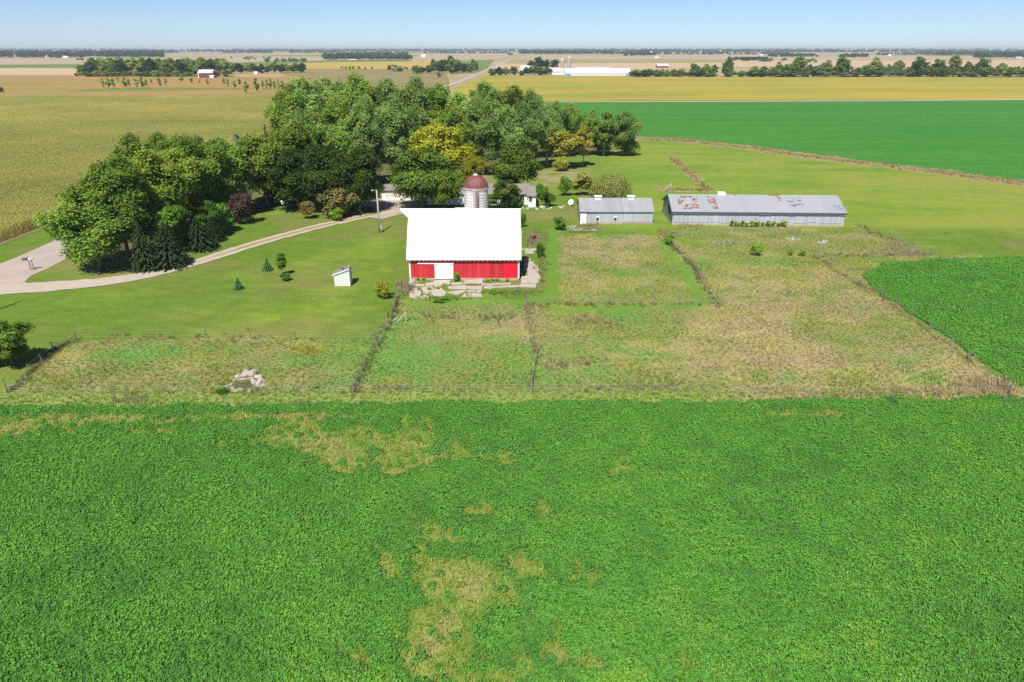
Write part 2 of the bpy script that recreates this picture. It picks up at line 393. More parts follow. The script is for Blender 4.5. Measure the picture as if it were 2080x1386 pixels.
def willow_mesh(name, seed, H, Rr, n, leaf):
    rng = np.random.default_rng(seed); pts = []; nr = []; al = []; tone = []
    for i in range(n):
        d = unit(rng.normal(size=3)); d[2] = abs(d[2]); r = rng.uniform(0.55, 1.0)
        p0 = np.array([d[0]*Rr*r, d[1]*Rr*r, H*0.45 + d[2]*H*0.52*r]); hang = rng.uniform(0.15, 0.55)*H
        tn = rng.uniform(0.1, 0.95)
        for t in np.arange(0, hang, leaf*1.2):
            p = p0 + np.array([d[0]*0.12*t, d[1]*0.12*t, -t])
            if p[2] < 0.15: break
            pts.append(p + rng.normal(size=3)*0.06); nr.append(d + rng.normal(size=3)*0.5); al.append(np.array([0, 0, -1.0]) + rng.normal(size=3)*0.25)
            tone.append(np.clip(tn + rng.normal()*0.15, 0, 0.99))
    pts = np.array(pts); nr = unit(np.array(nr)); al = np.array(al); al = al - nr*(al*nr).sum(1, keepdims=True)
    return quad_mesh(name, leaf_quads(pts, nr, leaf*rng.uniform(0.7, 1.3, len(pts)), rng, 0.3, al), tone)

# library of crowns: (mesh, trunk mesh, H, R)
LIB = {}
def lib(kind, n, seed0, H, Rr, base, nl, nleaf, leaf, r0, nlimb=10, fork=0.3, bark='bark', **kw):
    LIB[kind] = []
    for k in range(n):
        cm, C, lr = crown('%s_crown' % kind, seed0+k, H, Rr, base, nl, nleaf, leaf, **kw)
        tm = trunk('%s_trunk' % kind, seed0+k, H, Rr, C, r0, fork, nlimb); tm.materials[0] = M[bark]
        LIB[kind].append((cm, tm, H, Rr))
lib('cottonwood', 5, 100, 22, 6.2, 0.06, 70, 32000, 0.205, 0.42, 18, 0.3, 'pale_bark', lobe=(0.15, 0.30), squash=1.35)
lib('broadleaf', 5, 200, 15, 5.2, 0.04, 56, 26000, 0.175, 0.26, 12, 0.25, lobe=(0.16, 0.32), squash=1.05)
lib('maple', 3, 300, 11, 5.6, 0.06, 44, 18000, 0.19, 0.25, 12, 0.2, lobe=(0.24, 0.36), squash=0.7, shell=0.3)
lib('openleaf', 3, 400, 13, 4.2, 0.10, 22, 8000, 0.23, 0.2, 14, 0.25, 'pale_bark', lobe=(0.20, 0.34), squash=0.9, shell=0.35)
lib('shrub', 4, 500, 3.0, 1.8, 0.0, 18, 3200, 0.11, 0.05, 10, 0.1, lobe=(0.26, 0.42))
lib('column', 3, 600, 7.0, 1.3, 0.04, 20, 2200, 0.17, 0.07, 8, 0.4, lobe=(0.32, 0.55), egg=0.45)
lib('faraway', 6, 700, 14, 5.2, -0.12, 30, 2600, 0.56, 0.16, 8, 0.25, lobe=(0.24, 0.42))
lib('farcolumn', 3, 750, 9, 1.9, -0.05, 12, 420, 0.38, 0.1, 4, 0.3, lobe=(0.35, 0.6), egg=0.3)
def trunk_only(name, H, r0):
    mb = MB(); mb.tube([(0,0,0),(0,0,H*0.5),(0,0,H*0.97)], [r0, r0*0.6, r0*0.1], 7)
    me = bpy.data.meshes.new(name); me.from_pydata(mb.v, [], mb.f); me.update(); me.materials.append(M['bark']); return me
LIB['spruce'] = [(spruce_mesh('spruce_crown', 800+k, 12, 3.4, 32, 15, 0.22), trunk_only('spruce_trunk', 12, 0.2), 12, 3.4) for k in range(2)]
LIB['youngspruce'] = [(spruce_mesh('young_spruce_crown', 820+k, 2.2, 0.85, 13, 11, 0.12, 0.1), trunk_only('young_spruce_trunk', 2.2, 0.05), 2.2, 0.85) for k in range(2)]
_w = willow_mesh('willow_crown', 840, 6, 3.4, 900, 0.17); LIB['willow'] = [(_w, trunk_only('willow_trunk', 5, 0.25), 6, 3.4)]
_tr = random.Random(5); _count = {}
def plant(kind, name, px, base, top, wpx, mat, label, cat='tree', group=None, bark=None, var=None, yaw=None):
    """A tree or bush that stands where the photograph shows it, scaled to its height and spread."""
    x, y = G(px, base); H = max(0.4, ZAT(top, y)); Wd = wpx*(y*cp + (CAMZ - H/2)*sp)/FPX
    return plant_xy(kind, name, x, y, H, Wd, mat, label, cat, group, var, yaw)
def plant_xy(kind, name, x, y, H, Wd, mat, label, cat='tree', group=None, var=None, yaw=None):
    k = _count.get(kind, 0); _count[kind] = k + 1
    cm, tm, h, r = LIB[kind][(k if var is None else var) % len(LIB[kind])]
    root = empty(name, (x, y, 0), label, cat, group, _tr.uniform(0, 6.28) if yaw is None else yaw)
    s = Wd/2/(r*0.98); root.scale = (s, s, H/(h*0.98))
    t = link('trunk', tm, None, root)
    if not cm.materials: cm.materials.append(L['ash'])
    c = link('crown', cm, None, root)
    c.material_slots[0].link = 'OBJECT'; c.material_slots[0].material = L[mat]
    return root
def ordinal(i):
    return ['first','second','third','fourth','fifth','sixth','seventh','eighth','ninth','tenth','eleventh','twelfth','thirteenth','fourteenth','fifteenth',
            'sixteenth','seventeenth','eighteenth','nineteenth','twentieth','twenty-first','twenty-second','twenty-third','twenty-fourth','twenty-fifth',
            'twenty-sixth','twenty-seventh','twenty-eighth','twenty-ninth','thirtieth'][i]

# ------------------------------------------------------------------ where things lie on the land
ALF_TOP = [(-700,834),(0,829),(1040,821),(2080,811),(2900,803)]
ALFALFA_NEAR = [(-75.0,8.0)] + Gs(ALF_TOP) + [(75.0,8.0)]
ALFALFA_NEAR[1] = (-75.0, G(-400,832)[1]); ALFALFA_NEAR[5] = (75.0, G(2500,807)[1])
ALFALFA_RIGHT = Gs([(1757,562),(1800,538),(1900,530),(2080,526),(2500,520),(2900,640),(2500,800),(2140,802),(2072,787),(1900,668),(1775,588)])
PASTURE = Gs([(-300,834),(-300,806),(15,796),(60,760),(155,691),(420,686),(765,690),(795,650),(815,606),(985,608),(1060,625),(1085,616),(1135,612),(1140,480),
              (1200,476),(1330,480),(1345,468),(1480,462),(1715,462),(1800,480),(1890,518),(1990,520),(1800,536),(1757,560),(1775,590),(2068,792),(2110,806),(2500,808),(2500,812),(1040,823),(0,831)])
LANES = [(Gs([(1128,470),(1126,540),(1124,606),(1050,612),(830,618)]), 0.9), (Gs([(1345,488),(1385,545),(1425,608),(1395,622),(1130,630)]), 0.95), (Gs([(1110,466),(1340,470),(1440,500)]), 0.8)]
ROAD = [(-73.6,-60),(-73.6,40),(-73.8,90),(-73.8,130),(-73.5,260),(-66,480),(-58,620),(-52,680),(-30,1300),(-4,2100),(20,2950),(60,4200)]
DRIVE = Gs([(-60,590),(60,586),(140,580),(230,572),(320,556),(420,527),(530,492),(640,462),(740,440),(795,428)])
FENCES = {
 'sloped': Gs([(808,604),(795,650),(770,700),(742,745),(718,797)]),
 'mid': Gs([(1069,622),(1078,665),(1090,720),(1088,745),(1079,787)]),
 'cross': Gs([(1069,621),(1200,620),(1330,621),(1424,621)]),
 'lane': Gs([(1352,488),(1385,520),(1412,548),(1432,590),(1462,624)]),
 'east': Gs([(1655,524),(1720,566),(1790,605),(1850,650),(1930,705),(2050,802)]),
 'field': Gs([(15,800),(260,800),(520,801),(718,800),(1080,799),(1400,800),(1750,806),(2050,806)]),
 'corner': Gs([(155,691),(110,715),(60,760),(48,782),(14,796)]),
 'lawn': Gs([(155,691),(300,688),(420,688),(600,691),(762,690)]),
 'yard': Gs([(870,645),(930,650),(985,650),(1040,645)]),
 'north': Gs([(1740,458),(1790,482),(1850,512),(1890,520)]),
 'barnside': Gs([(1660,524),(1760,520),(1890,520)]),
}
DITCH = Gs([(1290,282),(1380,286),(1520,300),(1640,318),(1780,335),(1920,352),(2080,374),(2500,430)])
MLINE = Gs([(1365,322),(1400,352),(1440,388),(1335,386)])

DRY = [(60,780,.75),(100,730,.7),(250,760,.6),(400,760,.5),(450,740,.55),(600,720,.35),(560,750,.45),(650,760,.4),(700,720,.3),(640,790,.65),(500,790,.65),(300,815,.45),(100,815,.5),(650,815,.3),(850,812,.25),(1050,812,.25),(1250,810,.3),(1450,808,.38),(290,720,.12),(180,700,.7),(420,695,.6),
       (800,700,.15),(850,760,.28),(930,740,.38),(1000,700,.4),(1040,760,.3),(900,650,.55),(950,790,.4),(1030,690,.6),(800,790,.35),
       (1150,700,.15),(1130,770,.2),(1180,665,.75),(1120,650,.7),(1230,740,.3),(1280,690,.75),(1200,790,.5),(1350,720,.78),(1300,780,.45),(1400,660,.85),(1450,760,.75),(1550,700,.9),(1600,650,.95),(1700,640,.85),(1650,740,.82),(1700,600,.75),(1500,600,.75),(1560,560,.85),(1680,560,.8),(1770,630,.75),(1740,650,.2),(1790,690,.25),(1850,700,.85),(1900,760,.85),(1980,780,.95),(1800,790,.8),(1640,790,.7),(1560,800,.75),(1470,800,.65),
       (1350,628,.1),(1250,632,.15),(1200,520,.8),(1260,500,.85),(1330,520,.8),(1180,560,.6),(1280,560,.65),(1350,580,.6),(1200,600,.45),(1320,600,.5),(1370,600,.5),(1240,540,.62),
       (1420,490,.35),(1480,500,.6),(1550,485,.55),(1620,500,.6),(1700,495,.25),(1750,500,.3),(1450,520,.4),(1500,540,.8),(1790,500,.8),(1860,515,.85),(1740,470,.5),(1600,470,.4),(1850,545,.6),(1450,560,.6)]
_dry = np.array(DRY)
def dryness(px, py):
    w_ = np.exp(-(((px[..., None]-_dry[:, 0])/70)**2 + ((py[..., None]-_dry[:, 1])/26)**2)/2) + 1e-9
    return (w_*_dry[:, 2]).sum(-1)/w_.sum(-1)
BARE = [(690,896,185,30,.9),(760,935,110,28,.75),(600,890,90,26,.8),(200,851,260,9,1.0),(540,848,230,8,.95),(60,868,110,16,.8),(300,880,90,8,.55),(660,860,230,6,.45),(1000,930,60,10,.5),
        (925,1180,95,72,.66),(785,1160,26,30,.75),(900,1270,100,90,.56),(1060,1150,50,36,.6),(915,1100,45,14,.6),(1058,1290,10,100,.62),(1135,1310,10,80,.6),(860,1340,60,50,.55),(735,1345,20,26,.6),(1180,1190,36,60,.3),
        (1620,842,85,7,.75),(1220,846,30,5,.5),(1265,945,20,18,.45),(1985,930,16,7,.6),(1030,938,12,6,.6),(1390,1340,12,16,.55),(1715,957,14,5,.6),(490,995,30,6,.5),(690,1225,10,8,.5),(1500,840,30,5,.4),(970,1210,150,140,.42),(1000,1330,200,60,.3),(600,1055,30,8,.35),(1130,1060,70,40,.25)]
def bare_field(x, y):
    px, py = P(x, y); m = np.zeros(px.shape)
    for cx, cy, rx, ry, a in BARE:
        d = ((px-cx)/rx)**2 + ((py-cy)/ry)**2
        m = np.maximum(m, a*np.exp(-d*0.7))
    n1 = fbm(x, y, 2.2, 3, 11); n2 = fbm(x, y, 7, 3, 5)
    v = m + (n1-0.5)*1.05 + (n2-0.5)*0.35
    return np.where(m > 0.02, v, (n1-0.5)*0.5 + (n2-0.5)*0.3)
C_ = lambda *a: np.array(a)
GREEN, OLIVE, STRAW, BROWN = C_(0.130,0.232,0.052), C_(0.210,0.235,0.066), C_(0.315,0.272,0.135), C_(0.305,0.230,0.140)
LAWN, LAWN2, LAWN3 = C_(0.112,0.186,0.024), C_(0.165,0.215,0.033), C_(0.165,0.165,0.05)
def ramp3(t, cols):
    n = len(cols)-1; f = np.clip(t, 0, 0.9999)*n; i = f.astype(int); f = (f-i)[..., None]; A = np.array(cols)
    return A[i]*(1-f) + A[i+1]*f
def mixm(c, d, m): return c*(1-m[..., None]) + d*m[..., None]
def farm_color(x, y):
    jx = x + (fbm(x, y, 2.0, 3, 21)-0.5)*2.2; jy = y + (fbm(x, y, 2.0, 3, 31)-0.5)*2.8
    px, py = P(jx, jy)
    n_big = fbm(x, y*0.6, 14, 4, 3); n_mid = fbm(x*0.7, y, 4.0, 4, 7); n_f = fbm(x, y, 1.1, 3, 9)
    c = ramp3(np.clip(0.5 + (n_big-0.5)*2.2 + (fbm(x*0.35, y, 1.6, 3, 43)-0.5)*1.1, 0, 1), [LAWN*.92, LAWN, LAWN2])*(1 + (n_f-.5)*.22)[..., None]
    c = c*(1 + .028*np.sin((x*.42 + y)*2*math.pi/2.3) + .02*np.sin((x*.9 - y*.3)*2*math.pi/3.1))[..., None]
    worn = sstep(0.56, 0.72, fbm(x*0.5, y, 9, 4, 41)); c = mixm(c, LAWN3, worn*0.75)
    spots = sum(a_*np.exp(-(((px-cx)/rx)**2 + ((py-cy)/ry)**2)) for cx, cy, rx, ry, a_ in ((610,668,170,16,.8),(360,640,90,10,.5),(640,600,60,6,.6),(430,600,160,8,.3),(250,572,120,7,.6),(700,560,40,12,.4),(120,665,60,10,.4)))
    c = mixm(c, C_(0.185,0.172,0.062), np.clip(spots*(.35 + 1.3*(n_mid-.3)), 0, .85))
    lime = sum(a_*np.exp(-(((px-cx)/rx)**2 + ((py-cy)/ry)**2)) for cx, cy, rx, ry, a_ in ((545,644,32,5,.9),(430,632,50,7,.5),(225,600,70,8,.5),(640,628,90,8,.35),(760,500,40,25,.4),(480,560,60,10,.4)))
    c = mixm(c, C_(0.190,0.265,0.030), np.clip(lime*1.5*n_mid, 0, .8))
    # dry verge by the road, mailboxes, and mown bank
    verge = np.exp(-(((px-250)/130)**2 + ((py-545)/25)**2)) ; c = mixm(c, C_(0.20,0.19,0.06), np.clip(verge*1.3*n_mid*1.6, 0, 0.9))
    # hay meadow to the right and beyond
    mead = sstep(1130, 1330, px)*sstep(520, 500, py)*sstep(0, 1, (y-118)/6)
    hay = ramp3(np.clip(0.5 + (fbm(x*0.35, y, 6, 4, 51)-0.5)*2.4 + sstep(1600, 2050, px)*0.25, 0, 1), [C_(0.125,0.215,0.026), C_(0.170,0.235,0.034), C_(0.212,0.238,0.042)])
    c = mixm(c, hay, mead)
    scrub = np.exp(-(((px-1130)/60)**2 + ((py-358)/14)**2)) + np.exp(-(((px-940)/60)**2 + ((py-362)/12)**2)); c = mixm(c, STRAW*0.85, np.clip(scrub*1.2, 0, .9)*sstep(.35, .6, n_mid+0.1))
    yardd = np.exp(-(((px-1110)/70)**2 + ((py-440)/8)**2)); c = mixm(c, C_(0.21,0.19,0.07), np.clip(yardd, 0, .7))
    # rough pasture
    pas = inpoly(jx, jy, PASTURE)
    d = np.clip(dryness(*P(x, y)) + (n_mid-0.5)*0.75 + (n_f-0.5)*0.5, 0, 1)
    pc = ramp3(d, [GREEN, GREEN*1.05, OLIVE*.9, OLIVE, STRAW*0.92, STRAW])
    red = sstep(0.50, 0.66, fbm(x*0.6, y, 5, 4, 61)); pc = mixm(pc, BROWN, red*0.55*np.clip(d*1.4, 0, 1))
    yel = sstep(0.52, 0.64, fbm(x*0.6, y, 4, 4, 63)); pc = mixm(pc, C_(0.29,0.29,0.055), yel*0.35*np.clip(d*1.5, 0, 1))
    lush = sstep(0.60, 0.72, fbm(x*0.6, y, 5, 4, 65)); pc = mixm(pc, GREEN*1.05, lush*0.6)
    strip = sstep(58.6, 57.6, y + (n_mid-.5)*1.6)*sstep(1700, 1300, px); pc = mixm(pc, C_(0.205,0.265,0.065), strip*.8)
    c = np.where(pas[..., None], pc, c)
    for pts, wd in LANES:
        m = 1 - sstep(wd*0.75, wd*1.25, distline(jx, jy, pts)); c = mixm(c, C_(0.115,0.220,0.030), m*0.9)
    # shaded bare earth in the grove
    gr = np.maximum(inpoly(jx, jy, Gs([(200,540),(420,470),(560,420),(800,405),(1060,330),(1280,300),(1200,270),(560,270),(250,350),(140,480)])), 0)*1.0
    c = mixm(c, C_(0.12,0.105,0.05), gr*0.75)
    for dl, wd, cc in ((DITCH, 5.0, C_(0.27,0.21,0.10)), (MLINE, 1.2, C_(0.30,0.24,0.11))):
        m = 1 - sstep(wd*0.6, wd*1.2, distline(jx, jy, dl)); c = mixm(c, cc, m*0.9)
    under = inpoly(jx, jy, ALFALFA_NEAR) | inpoly(jx, jy, ALFALFA_RIGHT)
    b = bare_field(x, y); ac = ramp3(np.clip((b-0.2)*1.3 + (n_f-0.5)*0.8, 0, 1), [C_(0.10,0.18,0.03), C_(0.19,0.235,0.05), C_(0.28,0.25,0.10)])
    c = np.where(under[..., None], ac, c)
    return c
def grid_sheet(name, x0, x1, y0, y1, step, colfun, mat, z=0.0, zfun=None):
    xs = np.arange(x0, x1+step*.5, step); ys = np.arange(y0, y1+step*.5, step); X, Y = np.meshgrid(xs, ys)
    nx, ny = len(xs), len(ys); Z = np.full(X.shape, z) if zfun is None else zfun(X, Y)
    me = bpy.data.meshes.new(name); n = nx*ny; me.vertices.add(n)
    me.vertices.foreach_set('co', np.stack([X, Y, Z], -1).astype(np.float32).ravel())
    i = np.arange(ny-1)[:, None]*nx + np.arange(nx-1)[None]; q = np.stack([i, i+1, i+1+nx, i+nx], -1).reshape(-1, 4).astype(np.int32)
    me.loops.add(q.size); me.loops.foreach_set('vertex_index', q.ravel()); me.polygons.add(len(q)); me.polygons.foreach_set('loop_start', np.arange(len(q), dtype=np.int32)*4)
    me.update(calc_edges=True)
    c = colfun(X.ravel(), Y.ravel()); a = me.color_attributes.new('col', 'FLOAT_COLOR', 'POINT')
    a.data.foreach_set('color', np.concatenate([c, np.ones((n, 1))], 1).astype(np.float32).ravel())
    return link(name, me, mat)
def sheet(name, poly, mat, z, label, cat='field'):
    mb = MB(); mb.add([(x, y, z) for x, y in poly], [tuple(range(len(poly)))])
    o = mb.build(name, mat); me = o.data
    if me.polygons[0].normal.z < 0: me.flip_normals()
    return tag(o, label, cat, None, 'structure')

# ------------------------------------------------------------------ the land
m, n, l, b = new_mat('far_farmland')
pos = n.new('ShaderNodeNewGeometry').outputs['Position']
mp = n.new('ShaderNodeMapping'); mp.inputs['Scale'].default_value = (1/900, 1/520, 1); l.new(pos, mp.inputs[0])
vo = n.new('ShaderNodeTexVoronoi'); vo.distance = 'CHEBYCHEV'; vo.inputs['Scale'].default_value = 1; vo.inputs['Randomness'].default_value = 0.75; l.new(mp.outputs[0], vo.inputs['Vector'])
sx = n.new('ShaderNodeSeparateXYZ'); l.new(vo.outputs['Color'], sx.inputs[0])
fc = ramp(n, l, sx.outputs[0], [(0, (0.33,0.27,0.15)), (0.3, (0.36,0.27,0.19)), (0.5, (0.26,0.25,0.08)), (0.62, (0.11,0.17,0.04)), (0.75, (0.36,0.28,0.12)), (1, (0.30,0.24,0.16))])
t = noise_node(n, l, 0.02, 5); k = ramp(n, l, t.outputs[0], [(0.3, grey(0.85)), (0.7, grey(1.12))])
l.new(mixc(n, l, 1.0, fc, k, 'MULTIPLY'), b.inputs['Base Color']); b.inputs['Roughness'].default_value = 1; b.inputs['Specular IOR Level'].default_value = 0
g = MB(); g.add([(-25000,-400,-.15),(25000,-400,-.15),(25000,25000,-.15),(-25000,25000,-.15)], [(0,1,2,3)])
tag(g.build('ground', m), 'flat farmland of tan and green fields reaching the horizon', 'ground', None, 'structure')
M['farm_ground'] = m_ground('farm_ground', 2.6, 0.30, 0.6, bdist=0.12)
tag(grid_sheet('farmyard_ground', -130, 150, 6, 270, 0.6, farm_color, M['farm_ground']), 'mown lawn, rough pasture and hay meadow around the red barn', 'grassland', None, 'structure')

def fieldm(name, c, c2, sc2=0.03, st=None, fine=0.8, amp=0.22, bump=0.3, lo=0.35, hi=0.65):
    return m_ground(name, fine, amp, bump, c, c2, sc2, st, 0.15, lo, hi)
far_green = fieldm('far_alfalfa', (0.038,0.172,0.024), (0.064,0.190,0.032), 0.045, (0.2, 1.2, 1), 1.0, 0.32, 0.6)
yellow = fieldm('yellow_beans', (0.345,0.275,0.045), (0.205,0.225,0.045), 0.012, (0.45, 1.3, 1), 0.7, 0.15, 0.3, 0.40, 0.68)
rusty = fieldm('rusty_grass', (0.34,0.190,0.075), (0.21,0.205,0.060), 0.02, (0.4, 1, 1), 0.5, 0.3, 0.3, 0.38, 0.66)
stub = fieldm('stubble', (0.46,0.34,0.22), (0.42,0.31,0.17), 0.02, (0.1, 1.6, 1), 0.3, 0.1)
greytan = fieldm('grey_stubble', (0.38,0.29,0.19), (0.33,0.27,0.18), 0.01, (0.2, 1, 1), 0.2, 0.1)
goldm = fieldm('gold_beans', (0.42,0.29,0.06), (0.34,0.27,0.07), 0.01, (0.4, 1, 1), 0.2, 0.1)
greenm = fieldm('green_strip', (0.15,0.20,0.05), (0.11,0.17,0.045), 0.01, (0.4, 1, 1), 0.2, 0.12)
brownm = fieldm('brown_grass', (0.25,0.19,0.09), (0.19,0.18,0.07), 0.02, (0.4, 1, 1), 0.3, 0.2)
def far_field(pxpoly, mat, z, label): return sheet('field', Gs(pxpoly), mat, z, label)
sheet('alfalfa_field', Gs([(1155,208),(2500,201),(2900,300),(2500,424),(2080,368),(1920,347),(1780,330),(1640,312),(1520,295),(1380,281),(1290,277),(1200,262),(1000,250),(1000,209)]), far_green, 0.03, 'bright green alfalfa field beyond the ditch on the right')
far_field([(992,151),(1040,155),(1500,157),(2080,157),(2700,157),(2700,200),(1155,205.5),(900,208),(930,174)], yellow, 0.03, 'yellowing soybean field between the tree row and the green field')
far_field([(-400,154),(250,154),(500,157),(620,155),(660,205),(-400,198)], rusty, 0.02, 'rust coloured grassland dotted with saplings beyond the corn')
far_field([(560,140),(905,140),(915,176),(700,200),(640,200)], brownm, 0.0, 'brown weedy grassland beside the far gravel road')
far_field([(180,181),(330,178),(560,180),(300,185),(140,186)], fieldm('green_patch', (0.13,0.19,0.045), (0.17,0.18,0.05)), 0.06, 'green damp patch in the rust coloured grassland')
far_field([(-300,137.5),(150,139),(160,153),(-300,153)], stub, 0.0, 'pinkish tan stubble field left of the wood')
far_field([(-300,134.5),(165,130.5),(160,138),(-300,137)], greenm, -0.02, 'thin green strip above the pinkish stubble field')
far_field([(-300,121.5),(175,121.5),(165,130),(-300,134)], greytan, -0.03, 'grey tan harvested field far left')
far_field([(330,118),(480,115),(640,117),(660,127),(480,130),(330,128)], greytan, -0.03, 'grey tan field behind the far left wood')
far_field([(470,127),(670,123),(830,121),(840,126),(660,127),(480,134)], greenm, -0.02, 'long green strip between tan fields')
far_field([(450,134),(660,127),(840,125),(920,124),(905,140),(600,140),(460,146)], goldm, -0.01, 'golden soybean field left of the far gravel road')
far_field([(930,124),(1005,121),(985,145),(915,152)], greenm, -0.02, 'green grass field left of the far gravel road')
far_field([(850,112),(1040,111),(1015,121),(840,121)], greytan, -0.02, 'tan field where the far road meets the horizon')
far_field([(1060,113),(1560,112),(1560,121),(1050,121)], greytan, -0.02, 'tan harvested field behind the distant dairy farm')
far_field([(1040,121.5),(1500,121.5),(1480,127),(1020,129)], fieldm('olive_field', (0.25,0.23,0.09), (0.30,0.24,0.12), 0.01), 0.0, 'olive field behind the distant dairy farm')
far_field([(1010,129.5),(1480,127.5),(1470,136),(1000,150)], stub, 0.0, 'pale tan stubble just behind the distant dairy farm')
far_field([(1500,116),(2400,112),(2400,122),(1500,122)], greytan, -0.02, 'tan harvested field on the far right')
far_field([(1480,123),(2400,122.5),(2400,138),(1470,136)], stub, 0.0, 'pale stubble behind the right hand tree row')

# roads
def ribbon(name, pts, width, mat, z, label, cat, seg=1.5, jit=0.25, colfun=None, seed=1, maxlen=400):
    rng = random.Random(seed); P_ = [Vector((*p, 0)) for p in pts]; dense = []
    for a, b_ in zip(P_[:-1], P_[1:]):
        k = max(1, int((b_-a).length/seg))
        for i in range(k): dense.append(a.lerp(b_, i/k))
    dense.append(P_[-1])
    for _ in range(6):
        dense = [dense[0]] + [(dense[i-1]+dense[i]*2+dense[i+1])/4 for i in range(1, len(dense)-1)] + [dense[-1]]
    fr = [-1, -0.8, -0.45, -0.18, 0.18, 0.45, 0.8, 1]; V = []; F = []
    for i, p in enumerate(dense):
        d = (dense[min(i+1, len(dense)-1)] - dense[max(i-1, 0)]).normalized(); nrm = Vector((d.y, -d.x, 0))
        wd = width(i/len(dense)) if callable(width) else width
        for f in fr:
            q = p + nrm*(f*wd/2 + (rng.uniform(-jit, jit) if abs(f) == 1 else 0)); V.append((q.x, q.y, z))
    m_ = len(fr)
    for i in range(len(dense)-1):
        for j in range(m_-1): F.append((i*m_+j, i*m_+j+1, (i+1)*m_+j+1, (i+1)*m_+j))
    me = bpy.data.meshes.new(name); me.from_pydata(V, [], F); me.update()
    if me.polygons[0].normal.z < 0: me.flip_normals()
    o = link(name, me, mat)
    if colfun:
        a = me.color_attributes.new('col', 'FLOAT_COLOR', 'POINT')
        c = np.ones((len(V), 4)); 
        for i in range(len(dense)):
            for j, f in enumerate(fr): c[i*m_+j, :3] = colfun(i/len(dense), f, V[i*m_+j])
        a.data.foreach_set('color', c.astype(np.float32).ravel())
    return tag(o, label, cat, None, 'structure')
M['gravel'] = m_ground('gravel', 5, 0.16, 0.4, (0.40,0.335,0.30), (0.34,0.285,0.25), 0.25, None, 0.03)
M['drive'] = m_ground('drive_gravel', 5, 0.18, 0.4, bdist=0.03)
ribbon('gravel_road', ROAD, 7.2, M['gravel'], 0.05, 'pale gravel road running past the corn and on to the horizon', 'road', 6, 0.3)
def dcol(t, f, v):
    gc = C_(0.41,0.345,0.29) if t < 0.5 else C_(0.42,0.345,0.26)
    if t > 0.36 and t < 0.93 and abs(f) < 0.3:
        k = min(1, (t-0.36)/0.12)*(0.65 + 0.35*random.Random(int(t*900)).random()); return gc*(1-k) + C_(0.21,0.19,0.075)*k
    if abs(f) == 1: return gc*0.6 + C_(0.18,0.18,0.07)*0.4
    return gc
ribbon('driveway', DRIVE, lambda t: 5.6 - 2.5*min(1, t*3) + (2.2 if t > 0.95 else 0), M['drive'], 0.06, 'pale two-track gravel driveway curving from the road to the yard', 'driveway', 1.2, 0.22, dcol)
yard = Gs([(745,441),(775,446),(812,436),(860,428),(850,412),(820,402),(770,404),(735,415),(760,428)])
sheet('yard', yard, M['gravel'], 0.055, 'gravel yard between the garage and the barn', 'yard')
apron = [(-77.3,88),(-77.3,101),(-70,104.5)] + Gs([(150,518),(100,545),(62,562),(50,574),(80,581),(60,594),(0,600),(-60,604)])
sheet('road_mouth', apron, M['gravel'], 0.054, 'wide gravel mouth where the driveway leaves the road', 'road')
ribbon('field_road', Gs([(1130,207.2),(1500,206.5),(1800,205),(2080,202.8),(2500,199)]), 7, m_ground('field_road', 2, 0.1, 0.2, (0.40,0.33,0.27), (0.36,0.30,0.25), 0.05), 0.07, 'narrow gravel road between the yellow and green fields', 'road', 25, 0.3)
# broken concrete in front of and beside the barn
Z7 = lambda X, Y: G(750 + X/5.2, 400 + Y/5.2)
SLABS = [[(425,880),(490,870),(515,905),(430,915)],[(430,920),(560,930),(580,945),(430,948)],[(600,920),(680,905),(690,935),(610,950)],[(695,890),(850,885),(840,930),(790,915),(735,958),(695,945)],
 [(870,912),(1008,910),(960,930),(880,935)],[(1015,890),(1185,880),(1190,918),(1012,915)],[(835,955),(1010,935),(1015,975),(860,975)],[(1035,950),(1185,948),(1185,980),(1040,975)],
 [(555,965),(660,955),(675,985),(620,1020),(580,1015)],[(665,990),(740,965),(800,1010),(790,1050),(690,1055),(660,1025)],[(425,1010),(490,985),(545,1015),(520,1075),(430,1060)],
 [(540,1060),(590,1040),(640,1070),(540,1078)],[(830,1010),(1005,985),(1000,1005),(930,1035)],[(1040,1025),(1180,1030),(1180,1060),(1050,1050)],[(985,1060),(1010,1030),(1035,1065)],
 [(445,962),(510,965),(500,985),(450,980)],[(1215,950),(1300,940),(1290,975),(1215,970)],[(1200,922),(1480,915),(1470,928),(1210,935)],[(1310,950),(1590,936),(1588,952),(1310,964)],[(1602,928),(1750,922),(1755,955),(1602,955)],
 [(1615,840),(1795,830),(1800,905),(1615,915)],[(1680,788),(1780,786),(1785,828),(1680,830)],[(1640,740),(1775,735),(1780,778),(1645,782)],[(1650,690),(1720,690),(1750,730),(1640,732)],[(1645,655),(1690,655),(1700,675),(1645,680)],
 [(1640,553),(1760,550),(1740,572),(1650,570)],[(1600,545),(1635,560),(1600,570)],[(1650,580),(1730,580),(1730,600),(1650,600)],[(1040,988),(1180,990),(1180,1012),(1060,1010)],[(1020,1000),(1032,990),(1034,1004)],[(640,1035),(655,1030),(652,1060)]]
mb = MB(); _rs = random.Random(8)
for s in SLABS:
    pp = [Vector((*Z7(*q), 0)) for q in s]; cc_ = sum(pp, Vector((0,0,0)))/len(pp); pp = [cc_ + (q-cc_)*1.13 for q in pp]; out = []
    for i in range(len(pp)):
        a, b_ = pp[i], pp[(i+1) % len(pp)]; k = max(2, int((b_-a).length/0.45))
        for j in range(k):
            q = a.lerp(b_, j/k); out.append((q.x + _rs.uniform(-.07, .07), q.y + _rs.uniform(-.09, .09)))
    mb.prism(out, -0.05, 0.07 + _rs.uniform(-.02, .03))
tag(mb.build('concrete_paving', M['concrete']), 'broken pale concrete slabs in front of and beside the red barn', 'paving', None, 'structure')

